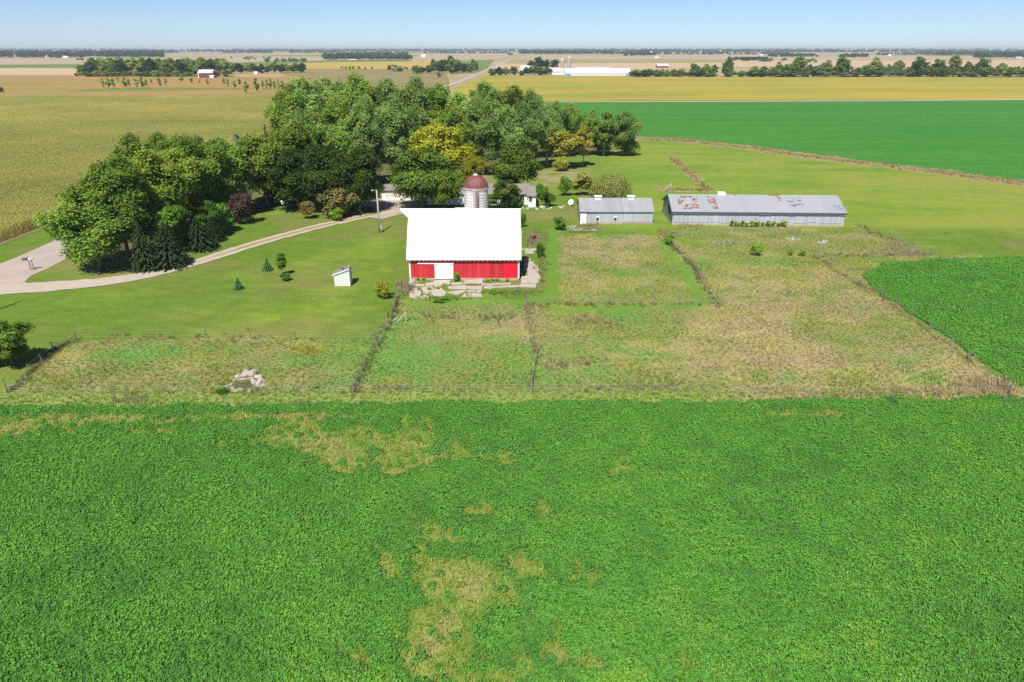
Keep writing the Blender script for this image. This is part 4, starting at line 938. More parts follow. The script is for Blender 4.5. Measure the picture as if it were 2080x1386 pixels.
def rock_mesh(seed, sx, sy, sz):
    import bmesh
    bm = bmesh.new(); bmesh.ops.create_icosphere(bm, subdivisions=3, radius=1); rng = random.Random(seed)
    pl = [(Vector((rng.uniform(-1,1), rng.uniform(-1,1), rng.uniform(-1,1))).normalized(), rng.uniform(.45,.8)) for _ in range(9)]
    for v in bm.verts:
        for nn, d in pl:
            k = v.co.dot(nn)
            if k > d: v.co -= nn*(k-d)
        v.co *= 1 + rng.uniform(-.03,.03); v.co.x *= sx; v.co.y *= sy; v.co.z *= sz
    me = bpy.data.meshes.new('rock'); bm.to_mesh(me); bm.free(); me.materials.append(M['rock']); return me
RM = [rock_mesh(i, 1, .75, .5+.12*(i % 3)) for i in range(6)]
rk = random.Random(4); HC = G(500, 783)
for X, Y, s, z in ((470,783,.55,.1),(478,776,.5,.2),(488,769,.65,.35),(500,766,.7,.5),(512,765,.75,.55),(522,770,.6,.4),(529,777,.6,.3),(531,786,.55,.15),(520,790,.6,.1),(508,793,.6,.1),(494,793,.65,.1),(482,795,.55,.05),(464,790,.45,.05),(497,777,.5,.45),(516,780,.6,.4),(505,772,.6,.3),(486,784,.4,.1),(524,783,.5,.3),(477,790,.45,.1)):
    o = link('rock', RM[rk.randrange(6)], None); x, y = G(X, Y); o.location = ((x - HC[0])*1.1 + HC[0], y, z*.55); o.scale = (s, s, s*rk.uniform(.55, .9)); o.rotation_euler = (rk.uniform(-.5,.5), rk.uniform(-.5,.5), rk.uniform(0, 6))
    tag(o, 'pale rough rock in the heap on the left pasture near the alfalfa', 'rock', 'rocks heaped in the left pasture')
for X, Y in ((1062,424),(1072,425),(1080,423),(1090,426),(1101,424),(1108,421),(1113,426),(1119,424),(1140,423),(1145,420)):
    o = link('stone', RM[rk.randrange(6)], None); x, y = G(X, Y); s = rk.uniform(.35, .75); o.location = (x, y, s*.25); o.scale = (s, s, s); o.rotation_euler = (0, 0, rk.uniform(0, 6))
    tag(o, 'white stone lying on the grass in front of the farmhouse', 'stone', 'white stones in front of the farmhouse')
for i in range(9):
    X, Y = rk.uniform(1155, 1210), rk.uniform(458, 468)
    o = link('stone', RM[rk.randrange(6)], None); x, y = G(X, Y); s = rk.uniform(.4, .8); o.location = (x, y, .05); o.scale = (s*1.3, s, s*.3); o.rotation_euler = (0, 0, rk.uniform(0, 6))
    tag(o, 'flat pale stone slab by the wooden gate of the small shed', 'stone', 'flat slabs by the wooden gate')

# ------------------------------------------------------------------ trees
# windbreak along the road and driveway
T = plant
T('broadleaf','ash_tree',203,549,372,190,'ash','big dark green tree at the road corner, leftmost of the windbreak',var=0)
T('broadleaf','ash_tree',262,528,298,165,'ash','tall rounded green tree just right of the windbreak corner tree',var=1)
T('broadleaf','ash_tree',322,500,283,165,'olive','yellow tinged green tree in the windbreak, behind the dark spruces',var=2)
T('broadleaf','ash_tree',300,455,268,130,'ash','green tree at the corn side of the windbreak, peeping over its top',var=3)
T('broadleaf','ash_tree',372,472,272,150,'olive','olive green tree above the grey green shrub in the windbreak',var=4)
T('broadleaf','ash_tree',425,452,262,150,'ash','bright green tree above the purple bush, middle of the windbreak',var=0)
T('broadleaf','ash_tree',478,436,264,140,'ash','green tree left of the blue tinted spruce tip',var=1)
T('broadleaf','ash_tree',400,420,262,120,'olive','yellowish tree on the far corn side of the windbreak',var=2)
T('broadleaf','ash_tree',350,430,266,120,'ash','green crown at the corn edge, between two olive crowns',var=3)
T('broadleaf','ash_tree',545,420,246,135,'olive','olive tree with yellow leaves, right of the blue spruce tip',var=4)
T('broadleaf','ash_tree',602,405,232,140,'olive','yellow green tree above the left dark maple',var=2)
T('broadleaf','ash_tree',655,395,238,130,'ash','green tree above the middle dark maple, before the cottonwoods',var=1)
T('broadleaf','ash_tree',700,390,262,110,'cottonlight','bright light green tree above the right dark maple',var=3)
T('broadleaf','ash_tree',345,512,398,120,'ashdark','low dark green crown between the corner tree and the spruces',var=2)
T('broadleaf','ash_tree',425,484,400,80,'ashdark','dark green crown behind the spruces at the lawn edge',var=1)
T('spruce','spruce_tree',298,549,448,60,'spruce','dark spruce at the driveway, left of the broad spruce')
T('spruce','spruce_tree',347,541,452,85,'spruce','broad dark spruce with drooping boughs beside the driveway')
T('spruce','spruce_tree',408,506,442,75,'spruce','grey green spruce low at the lawn edge')
T('spruce','spruce_tree',436,490,440,46,'spruce','dark narrow spruce at the lawn edge left of the bright shrub')
T('column','spruce_tree',503,415,243,40,'bluespruce','tall blue grey spruce tip rising above the windbreak')
T('spruce','spruce_tree',558,408,255,48,'spruce','tall dark spruce between the yellow leaved trees')
T('shrub','shrub',452,472,404,66,'ashdark','bright green shrub left of the purple bush','bush')
T('shrub','smoke_bush',497,455,387,56,'purple','dark purple bush at the edge of the lawn','bush')
T('maple','maple_tree',607,428,298,125,'maple','very dark maple, left of the three dark maples',var=0)
T('maple','maple_tree',668,430,284,135,'maple','very dark tall maple, middle of the three dark maples',var=1)
T('maple','maple_tree',730,432,292,115,'maple','very dark maple beside the gravel yard, right of the three',var=2)
T('maple','locust_tree',858,424,296,145,'locust','big dark olive tree between the garage and the silo',var=0)
T('maple','locust_tree',902,428,343,86,'locust','low dark crown just left of the silo',var=2)
T('maple','maple_tree',752,424,334,66,'maple','smaller dark maple hanging over the garage roof',var=0)
T('shrub','shrub',985,424,398,40,'ashdark','dark bush in front of the farmhouse right beside the silo','bush')
T('shrub','shrub',1052,422,400,34,'ashdark','dark bush in front of the farmhouse porch','bush')
T('maple','ash_tree',892,376,244,150,'gold','round golden green tree behind the dark olive tree',var=1)
T('broadleaf','ash_tree',964,392,302,56,'gold','small yellow green tree above the silo dome',var=2)
T('broadleaf','ash_tree',928,404,336,42,'olive','small olive tree just left of the silo dome',var=4)
T('maple','locust_tree',1048,394,288,112,'locust','rounded dark green tree behind the farmhouse roof, right of the silo',var=1)
T('openleaf','ash_tree',1148,342,247,92,'straw','yellow tree right of the cottonwoods',var=0)
T('openleaf','ash_tree',1185,338,248,45,'straw','slender yellowing tree beside the yellow tree',var=1)
T('openleaf','cottonwood_tree',1190,318,204,42,'cottonlight','slim tree rising against the green field',var=2)
T('openleaf','cottonwood_tree',1226,318,222,66,'cottonlight','light green open tree second from the right end of the grove',var=1)
T('broadleaf','elm_tree',1266,317,220,76,'cotton','darker tree at the right end of the grove',var=0)
T('shrub','shrub',1278,316,280,46,'bush','low green bush under the right end of the grove','bush')
T('shrub','shrub',1215,312,275,60,'bush','low green thicket at the foot of the light green open tree','bush')
T('shrub','shrub',1140,348,318,36,'barberry','yellow bush at the foot of the yellow tree','bush')
back = [(604,345,166,112),(642,340,144,122),(690,335,136,124),(742,335,139,116),(792,332,149,116),(845,332,152,115),(893,330,160,110),(940,328,170,110),(990,326,158,110),(1040,324,164,105),(1082,322,178,90),(1122,320,198,84),(1152,318,196,60)]
for i, (X, b_, t_, w_) in enumerate(back):
    T('cottonwood','cottonwood_tree',X,b_,t_,w_,'cotton' if i % 3 else 'cottonlight','tall grey green cottonwood, %s from the left in the back row of the grove' % ordinal(i), 'tree', 'cottonwoods in the back row of the grove', var=i)
front = [(640,385,196,110),(700,375,188,110),(752,378,185,105),(805,372,196,105),(852,366,205,100),(925,364,200,100),(978,356,196,100),(1025,352,205,95),(1070,346,206,95),(1112,338,216,80)]
for i, (X, b_, t_, w_) in enumerate(front):
    T('cottonwood','cottonwood_tree',X,b_,t_,w_,'cottonlight' if i in (1, 5) else 'cotton','cottonwood, %s from the left in the front row of the grove' % ordinal(i), 'tree', 'cottonwoods in the front row of the grove', var=i+2)
# lawn and yard shrubs
T('shrub','shrub',688,440,373,88,'tanbush','large tan brown bush on the lawn in front of the dark maples','bush',var=1)
T('shrub','shrub',628,444,403,36,'tanbush','small brownish bush left of the large tan bush','bush',var=0)
T('shrub','shrub',684,449,424,34,'bush','low green bush at the foot of the large tan bush','bush',var=2)
T('shrub','shrub',780,606,569,44,'barberry','round yellow green bush at the left of the concrete slabs','bush',var=3)
T('shrub','shrub',927,572,551,17,'bush','green weed clump against the barn beside the white door','bush',var=0)
T('youngspruce','young_spruce',485,588,565,21,'youngspruce','small young spruce alone on the lawn, nearest the driveway bend')
T('youngspruce','young_spruce',544,550,526,21,'youngspruce','small young spruce left of the slender poplar')
T('column','poplar_sapling',575,560,508,22,'ashdark','slender poplar sapling on the lawn left of the garden shed')
T('shrub','shrub',580,570,553,26,'ashdark','low dark shrub at the foot of the slender poplar','bush')
T('broadleaf','apple_tree',28,742,645,112,'ash','large round leafy tree at the left edge of the photo by the pasture corner',var=3)
T('shrub','shrub',-25,752,662,90,'ash','leafy bush cut by the left edge behind the large round tree','bush')
T('broadleaf','elm_sapling',1030,424,362,70,'locust','leafy tree in front of the farmhouse, right of the silo',var=0)
T('column','elm_sapling',1012,424,378,40,'ashdark','narrow green tree touching the right side of the silo',var=1)
T('openleaf','birch_tree',1100,424,360,30,'ashdark','thin birch with pale trunk beside the farmhouse wing',var=0)
T('shrub','shrub',1114,420,388,30,'locust','dark shrub right of the thin birch','bush')
T('shrub','lilac_bush',1148,398,358,36,'bush','round deep green bush left of the pointed arborvitae','bush',var=2)
T('column','arborvitae',1180,398,343,34,'thuja','pointed olive brown arborvitae left of the willow',var=1)
T('column','arborvitae',1195,398,352,24,'thuja','shorter olive arborvitae touching the willow',var=2)
T('willow','willow_tree',1240,404,350,82,'willow','weeping willow with tan green strands behind the small shed')
T('shrub','shrub',1136,468,439,32,'ashdark','dark shrub at the left end of the wooden gate','bush',var=1)
T('shrub','shrub',1064,462,432,14,'ashdark','dark shrub behind the right corner of the barn roof','bush')
T('shrub','shrub',1097,524,494,22,'ashdark','small grey green shrub beside the slabs right of the barn','bush')
T('shrub','shrub',1085,488,478,14,'purple','low reddish weed clump right of the barn roof','bush')
T('shrub','shrub',1536,520,491,28,'bush','dark green bush standing alone in the pasture below the long shed','bush')
T('shrub','shrub',1630,521,506,18,'bush','small bush at the top of the right hand pasture fence','bush')
T('shrub','shrub',1605,519,507,14,'barberry','tiny pale green bush beside the right hand pasture fence','bush')
T('shrub','shrub',1358,497,475,26,'bush','green bush at the top of the leaning lane fence','bush')
T('shrub','shrub',1810,818,806,26,'youngspruce','dark green clump at the edge of the front alfalfa','bush')
T('shrub','shrub',2040,816,807,22,'youngspruce','dark green clump at the right end of the front field edge','bush')
T('shrub','shrub',892,613,604,36,'bush','low green weed mound at the front edge of the slabs','bush')
T('shrub','shrub',640,790,780,16,'bush','low dark weed right of the rock heap','bush')
T('shrub','shrub',452,802,786,26,'ashdark','dark green weed clump at the left foot of the rock heap','bush')
for i in range(15):
    X = 1488 + i*7.6 + _tr.uniform(-3.5, 3.5); b_ = 460.5 + _tr.uniform(-.6, .8)
    T('column','sunflower_plant',X,b_,b_-_tr.uniform(9, 15),_tr.uniform(7, 11),'barberry' if i % 3 else 'bush','tall leafy plant growing against the long metal shed','plant','leafy plants along the long shed')
for X, b_ in ((890,588),(872,590),(1000,571),(1010,571),(990,572),(848,570),(860,570),(1030,572)):
    T('shrub','weed',X,b_,b_-7,10,'barberry','small weed at the foot of the barn front','weed','weeds along the barn front')

# wood on the far left, saplings and rows beyond
rr_ = random.Random(12)
T('faraway','field_tree',2,188,176,16,'far','small tree alone at the left edge of the rust coloured grass')
tops1 = [126,122,121,124,118,116,117,119,117,115,116,115,114,118,121,120,116,118,114,116]
for i in range(20):
    X = 172 + i*15.2; T('faraway','wood_tree',X,154+(i % 2),tops1[i]+rr_.uniform(-1,2),rr_.uniform(24,34),['far','farolive','far','fardark'][(i*7 % 4)],'tree in the far left wood, %s from the left along its front edge' % ordinal(i),'tree','front trees of the far left wood')
for i in range(14):
    X = 190 + i*20; T('faraway','wood_tree',X,146,rr_.uniform(112,118),28,['far','farolive'][i % 2],'tree behind the front edge of the far left wood, %s from the left' % ordinal(i),'tree','back trees of the far left wood')
for i, X in enumerate((155,163,180,196)): T('shrub','bush',X,156-(i % 2),148+i*.8,9,'far','bush at the left end of the far left wood, %s from the left' % ordinal(i),'bush','bushes by the far left wood')
for i in range(11):
    X = 474 + i*14; T('faraway','wood_tree',X,150-(i*.25),126+rr_.uniform(-1,3),22,['far','fardark','farolive'][i % 3],'tree in the low row right of the far red barn, %s from the left' % ordinal(i),'tree','low tree row right of the far red barn')
saps = [(210,179,153,9),(222,180,152,11),(231,181,154,10),(240,166,152,6),(256,180,152,12),(263,179,156,8),(278,180,156,11),(291,180,150,14),(298,178,158,8),(307,170,158,8),(322,166,154,9),(326,179,158,8),(337,174,156,9),(369,166,153,10),(390,170,157,9),(405,170,160,6),(422,172,158,9),(455,173,157,8),(463,176,158,9),(478,180,160,9),(488,175,158,9),(501,190,160,13),(523,188,153,11),(535,183,160,8),(543,182,158,8),(550,181,156,9),(558,184,160,9),(566,181,158,8),(574,183,160,9)]
for i, (X, b_, t_, w_) in enumerate(saps):
    T('farcolumn','poplar_sapling',X,b_,t_,w_*.95,'ash' if i % 3 else 'cotton','young upright tree on the rust coloured grass, %s from the left' % ordinal(i),'tree','saplings on the rust coloured grass')
cen = [(846,150,131,18),(858,149,135,14),(872,149,130,16),(884,149,116,18),(898,149,120,20),(913,149,109,22),(928,149,118,22),(942,149,128,18),(953,149,126,14),(964,149,116,16),(792,146,130,9),(801,146,137,9),(812,146,137,14),(892,158,145,7)]
for i, (X, b_, t_, w_) in enumerate(cen):
    T('faraway' if w_ > 10 else 'farcolumn','field_tree',X,b_,t_,w_*1.25,['far','fardark','far'][i % 3],'tree in the clump left of the far gravel road, %s from the left' % ordinal(i),'tree','clump left of the far gravel road')
frm = [(1000,154,138,18),(1014,154,134,20),(1028,154,136,20),(1044,153,133,18),(1072,153,134,22),(1085,153,131,24),(1100,153,133,22),(1112,152,136,20),(1080,143,122,22),(1094,142,113,24),(1108,141,119,18),(1126,139,120,20),(1060,154,142,14)]
for i, (X, b_, t_, w_) in enumerate(frm):
    T('faraway','farm_tree',X,b_,t_,w_*1.1,['far','fardark','farolive'][i % 3] if b_ > 145 else 'fardark','tree around the distant dairy farm, %s from the left of its %s trees' % (ordinal(i if i < 8 else (i-8)), 'front' if i < 8 or i == 12 else 'back'),'tree','trees around the distant dairy farm')
row = [(1293,140,18),(1306,141,16),(1318,138,18),(1330,140,18),(1343,139,16),(1356,141,14),(1368,139,16),(1383,138,16),(1410,126,20),(1422,134,16),(1434,128,20),(1448,129,18),(1478,114,24),(1476,132,24),(1505,144,18),(1520,142,16),(1530,133,20),(1548,132,20),(1566,134,18),(1580,124,22),(1596,128,20),(1608,121,22),(1622,111,28),(1640,128,20),(1660,130,22),(1676,120,24),(1692,134,20),(1709,109,26),(1716,128,24),(1738,136,22),(1756,130,22),(1774,114,30),(1790,130,18),(1806,128,22),(1822,120,22),(1842,134,20),(1861,111,34),(1882,132,20),(1903,116,26),(1920,130,20),(1934,109,24),(1948,132,18),(1961,122,20),(1976,133,20),(1991,115,32),(2012,134,20),(2030,126,20),(2046,134,20),(2062,133,20),(2080,130,24),(2100,122,28),(2125,130,26)]
for i, (X, t_, w_) in enumerate(row):
    hi_ = t_ < 126; size = 'tall' if hi_ else ('middling' if t_ < 134 else 'low')
    T('faraway','windbreak_tree',X,156+rr_.uniform(-.6,.6),t_,w_*1.15,['far','farolive','far','fardark'][(i*5+i//3) % 4],'%s tree in the row beyond the yellow field, number %d from the dairy barn' % (size, i+1),'tree','tree row beyond the yellow field')


for i in range(38):
    X = 1290 + i*21.5
    if 1455 < X < 1470: continue
    T('faraway','row_bush',X,156.3+rr_.uniform(-.4,.6),rr_.uniform(139,147),rr_.uniform(24,36),['far','farolive','far','fardark'][(i*3+i//4) % 4],'low bush under the row beyond the yellow field, number %d from the dairy barn' % (i+1),'bush','bushes under the tree row')
for i in range(15):
    X = 180 + i*20
    if 395 < X < 436: continue
    T('faraway','wood_bush',X,156+rr_.uniform(-.4,.6),rr_.uniform(141,147),rr_.uniform(20,30),['far','farolive'][i % 2],'low bush at the foot of the far left wood, %s from the left' % ordinal(i),'bush','bushes under the far left wood')

# ------------------------------------------------------------------ far buildings
def lone(name, px0, px1, base, ep, rp, dep, wall, roofm, label, cat='building', endw=None):
    return bld_px(name, px0, px1, base, ep, rp, dep, label, M[wall], M[roofm], M[endw] if endw else None, cat, None, 0.4)
M['plain_white_roof'] = m_plain('plain_white_roof', (0.82,0.82,0.82), 0.5, 0.04)
r1, h, e, rz_, y = lone('dairy_barn', 1149, 1281, 154, 149, 139.5, 24, 'white_paint', 'plain_white_roof', 'very long white dairy barn with blue ends beyond the yellow field', 'barn')
for xa, xb in ((-h+.3, -h+6.5), (h-6, h-.3)): MB().box(xa, xb, -.2, -.02, .4, e-.3).build('blue_panel', M['blue_paint'], r1)
MB().box(-h+8, h-8, -.2, -.02, e-1.3, e-.2).build('curtain', M['far_grey'], r1)
r2, h, e, rz_, y = lone('dairy_barn', 1168, 1241, 147, 139.5, 136.5, 16, 'white_paint', 'far_grey', 'grey roofed barn behind the very long white dairy barn', 'barn')
lone('farm_shed', 1117, 1147, 152, 146.5, 138.5, 22, 'white_paint', 'far_grey', 'grey roofed open shed left of the very long white dairy barn', 'shed')
lone('farm_shed', 1058, 1091, 146, 139, 134, 15, 'white_paint', 'plain_white_roof', 'white roofed shed among trees left of the distant silos', 'shed')
for px, b_, t_, w_, lb in ((1141.5, 146, 119, 7.2, 'shorter grey silo at the distant dairy farm'), (1156, 146, 114.5, 6.6, 'taller pale grey silo at the distant dairy farm')):
    x, y = G(px, b_); H = ZAT(t_, y); r = w_/2*(y*cp + 10)/FPX; root = empty('silo', (x, y, 0), lb, 'silo')
    mb = MB(); mb.lathe([(r,0),(r,H-r)], 24); mb.build('wall', M['concrete'], root, smooth=True)
    mb = MB(); mb.lathe([(r*1.05,H-r),(r*.9,H-r*.5),(r*.5,H-r*.12),(0,H)], 24); mb.build('dome', M['far_grey'], root, smooth=True)
rb, h, e, rz_, y = lone('far_red_barn', 404, 432, 158.5, 148.5, 142, 20, 'far_red', 'plain_white_roof', 'far red barn with white roof in front of the left wood', 'barn')
rb.rotation_euler = (0, 0, rad(12)); MB().box(-h+.02, -h+.8, -.1, -.01, 0, e).build('corner_trim', M['white_paint'], rb); MB().box(-h*.2, h*.35, -.08, -.01, 0, e*.7).build('door', M['dark_trim'], rb)
lone('camper', 426, 434, 158.5, 155, 153.5, 3, 'white_paint', 'plain_white_roof', 'small white trailer beside the far red barn', 'trailer')
lone('small_hut', 516, 523, 151, 147.5, 146, 4, 'white_paint', 'plain_white_roof', 'tiny white hut right of the far red barn', 'hut')
for a_ in ((92,102,118,115.5,113,'tan_wall','tan_wall','tan house at the foot of the far left trees'),(113,127,118,114.5,112.5,'white_paint','plain_white_roof','white farmhouse at the foot of the far left trees'),(128,139,118,115.5,114,'white_paint','plain_white_roof','low white shed right of the far left white farmhouse'),
           (704,726,122,120,118.5,'white_paint','plain_white_roof','long low white shed in front of the far middle grove'),(856,864,116,113,111,'white_paint','plain_white_roof','tiny white house beyond the clump left of the far road'),
           (1335,1358,138,134,130.5,'far_red','plain_white_roof','far red building with white roof behind the tree row'),(1321,1325,112,107.5,105,'white_paint','plain_white_roof','tiny pale tower house on the horizon right of the dairy farm'),
           (1544,1551,113,111.3,110.4,'white_paint','plain_white_roof','tiny white house on the right horizon, nearer the middle'),(1589,1598,125,121,119.5,'tan_wall','far_grey','tan roofed shed behind the right hand tree row'),(1805,1810,114,111.5,110.3,'white_paint','plain_white_roof','tiny white house on the right horizon, further right'),
           (2064,2077,120,117.5,115.5,'far_grey','far_grey','grey shed at the far right edge of the photo'),(15,30,106,103.5,102,'white_paint','plain_white_roof','tiny white building on the far left horizon'),(1330,1338,118,116.5,115.5,'white_paint','plain_white_roof','low white roof just above the far red building'),(310,322,109,106.8,105.5,'white_paint','plain_white_roof','pale building on the horizon above the far left wood')):
    lone('far_building', a_[0], a_[1], a_[2], a_[3], a_[4], 14, a_[5], a_[6], a_[7])

# ------------------------------------------------------------------ distant woods that read as one mass
def woods(name, spans, seed, label, mats):
    rng = np.random.default_rng(seed); P3 = []; N3 = []; T3 = []; S3 = []
    for x0, x1, base, n, hmin, hmax in spans:
        for k in range(n):
            px = rng.uniform(x0, x1); py = base + rng.normal()*0.35*(base-98)/8; py = max(py, 100.2)
            x, y = G(px, py); H = rng.uniform(hmin, hmax); Rr = H*rng.uniform(.38, .6); q = 110
            d = unit(rng.normal(size=(q, 3))); d[:, 2] = np.abs(d[:, 2])*1.0 - .15; f = rng.uniform(.6, 1.05, q)
            c = np.array([x, y, H*.38]) + d*f[:, None]*np.array([Rr, Rr, H*.62])
            P3.append(c); N3.append(unit(d + rng.normal(size=(q, 3))*.5)); T3.append(np.clip(rng.uniform(.1, .8) + rng.normal(size=q)*.15, 0, .99)); S3.append(np.full(q, H*.17))
    V = leaf_quads(np.concatenate(P3), np.concatenate(N3), np.concatenate(S3)*rng.uniform(.7, 1.3, sum(map(len, P3))), rng, 0.8)
    V[:, :, 2] = np.maximum(V[:, :, 2], -.1)
    o = link(name, quad_mesh(name, V, np.concatenate(T3)), L[mats]); return tag(o, label, 'woods', None, 'stuff')
woods('distant_woods', [(-200,330,117.5,190,13,22),(-200,330,113,170,14,23),(-200,360,109,170,15,24),(-200,520,105.5,260,15,26),(-200,300,102.5,260,20,32),(455,555,108.5,70,12,20),(340,460,106,60,8,14)], 1, 'dark band of far woods along the left horizon', 'fardark')
woods('distant_woods', [(660,835,121.3,130,11,19),(670,830,117,60,12,18),(590,700,108,70,12,20)], 2, 'dark grove around a far farm left of the gravel road', 'fardark')
woods('distant_woods', [(500,1060,105.5,330,14,24),(480,1060,102.5,320,20,30),(700,830,110,60,10,16),(860,1040,109,90,9,14),(1034,1042,113,3,9,12)], 3, 'thin band of far woods along the middle horizon', 'fardark')
woods('distant_woods', [(1055,1330,110.5,150,13,22),(1055,1700,107,420,14,24),(1060,2300,103.5,560,20,30),(1270,1330,113.5,30,11,16),(1330,1600,111,90,9,15),(1480,1560,124,30,7,11),(1560,1660,116,50,9,15),(1700,1760,117,40,9,15),(1560,2300,107,300,14,22),(1780,1860,112,30,8,13)], 4, 'band of far woods along the right horizon', 'fardark')
woods('distant_woods', [(1980,2300,118.5,140,13,21),(1860,1990,112,80,12,18),(1900,2300,113,120,13,20)], 5, 'dark far wood at the right end of the horizon', 'fardark')
woods('distant_scrub', [(470,560,121,12,6,9),(540,620,127,18,7,11),(150,260,124,10,6,10),(690,840,140,16,3,5),(1540,1660,127,14,6,9)], 6, 'scattered far bushes in the tan fields', 'far')

# ------------------------------------------------------------------ crops and grass (each mass is one object; plants are instanced)
def instancer(name, pts, rot, scl, tint, idx, meshes, label, cat='crop'):
    src = bpy.data.collections.new(name + '_plants')
    for i, me in enumerate(meshes):
        src.objects.link(bpy.data.objects.new('%s_plant_%02d' % (name, i), me))
    me = bpy.data.meshes.new(name); n = len(pts); me.vertices.add(n); me.vertices.foreach_set('co', np.asarray(pts, np.float32).ravel())
    for an, ty, key, val in (('rotz','FLOAT','value',rot), ('scl','FLOAT_VECTOR','vector',scl), ('idx','INT','value',idx), ('tint','FLOAT_COLOR','color',np.concatenate([tint, np.ones((n,1))],1))):
        at_ = me.attributes.new(an, ty, 'POINT'); at_.data.foreach_set(key, np.asarray(val, np.int32 if ty == 'INT' else np.float32).ravel())
    me.update(); o = bpy.data.objects.new(name, me); COL.objects.link(o)
    ng = bpy.data.node_groups.new(name + '_sowing', 'GeometryNodeTree')
    ng.interface.new_socket('Geometry', in_out='INPUT', socket_type='NodeSocketGeometry'); ng.interface.new_socket('Geometry', in_out='OUTPUT', socket_type='NodeSocketGeometry')
    N = ng.nodes; K = ng.links; gi = N.new('NodeGroupInput'); go = N.new('NodeGroupOutput')
    mp_ = N.new('GeometryNodeMeshToPoints'); ip = N.new('GeometryNodeInstanceOnPoints'); ci = N.new('GeometryNodeCollectionInfo')
    ci.inputs['Collection'].default_value = src; ci.inputs['Separate Children'].default_value = True; ci.inputs['Reset Children'].default_value = True
    def attr(nm, ty):
        a_ = N.new('GeometryNodeInputNamedAttribute'); a_.data_type = ty; a_.inputs['Name'].default_value = nm
        return a_.outputs['Attribute']
    cx = N.new('ShaderNodeCombineXYZ'); K.new(attr('rotz', 'FLOAT'), cx.inputs[2])
    K.new(gi.outputs[0], mp_.inputs[0]); K.new(mp_.outputs[0], ip.inputs['Points']); K.new(ci.outputs[0], ip.inputs['Instance'])
    ip.inputs['Pick Instance'].default_value = True; K.new(attr('idx', 'INT'), ip.inputs['Instance Index'])
    K.new(cx.outputs[0], ip.inputs['Rotation']); K.new(attr('scl', 'FLOAT_VECTOR'), ip.inputs['Scale']); K.new(ip.outputs[0], go.inputs[0])
    md = o.modifiers.new('sowing', 'NODES'); md.node_group = ng
    return tag(o, label, cat, None, 'stuff')
def scatter_pts(x0, x1, y0, y1, dens, rng):
    n = int((x1-x0)*(y1-y0)*dens); s_ = math.sqrt(1/dens)
    gx_ = np.arange(x0, x1, s_); gy_ = np.arange(y0, y1, s_); X, Y = np.meshgrid(gx_, gy_)
    X = X.ravel() + rng.uniform(-.75, .75, X.size)*s_; Y = Y.ravel() + rng.uniform(-.75, .75, Y.size)*s_
    return X, Y
def in_view(x, y, pad=260):
    px, py = P(x, y); return (px > -pad) & (px < 2080+pad) & (py < 1386+200)
M['plant'] = m_tint('plant_leaf', 0.3, 0.30)
M['blade'] = m_tint('grass_blade', 0.42, 0.28)
def clump(seed, R_, H_, n, leaf):
    rng = np.random.default_rng(seed); a = rng.uniform(0, 6.283, n); r = R_*np.sqrt(rng.uniform(size=n)); dome = H_*(1-(r/R_)**2*.6)
    z = dome*rng.uniform(.45, 1.05, n); p = np.stack([r*np.cos(a), r*np.sin(a), z], -1)
    nr = unit(np.stack([np.cos(a)*r/R_*.8, np.sin(a)*r/R_*.8, np.full(n, .9)], -1) + rng.normal(size=(n, 3))*.45)
    return quad_mesh('alfalfa_clump', leaf_quads(p, nr, leaf*rng.uniform(.6, 1.3, n), rng, .7), np.clip(.5 + rng.normal(size=n)*.25, 0, 1), M['plant'])
def tuft(seed, n, H_, spread, wdt, lean=.5):
    rng = np.random.default_rng(seed); a = rng.uniform(0, 6.283, n); b0 = np.stack([rng.normal(size=n)*spread, rng.normal(size=n)*spread, np.zeros(n)], -1)
    hh = H_*rng.uniform(.45, 1.1, n); ln = rng.uniform(.1, lean, n)*hh
    d = np.stack([np.cos(a), np.sin(a), np.zeros(n)], -1); sd = np.stack([-np.sin(a), np.cos(a), np.zeros(n)], -1)
    tw = rng.uniform(-1, 1, n)[:, None]; sd = unit(sd + d*tw); w_ = (wdt*rng.uniform(.6, 1.3, n))[:, None]
    mid = b0 + d*(ln*.35)[:, None] + np.array([0,0,1])*(hh*.6)[:, None]; tip = b0 + d*ln[:, None] + np.array([0,0,1])*hh[:, None]
    V = np.stack([b0, mid - sd*w_, tip, mid + sd*w_], 1)
    return quad_mesh('grass_tuft', V, np.clip(.5 + rng.normal(size=n)*.28, 0, 1), M['blade'])
rng = np.random.default_rng(77)
AC = [clump(900+k, .36, .50, 80, .068) for k in range(6)]
A_G, A_D, A_Y = C_(0.138,0.350,0.056), C_(0.104,0.288,0.060), C_(0.215,0.395,0.055)
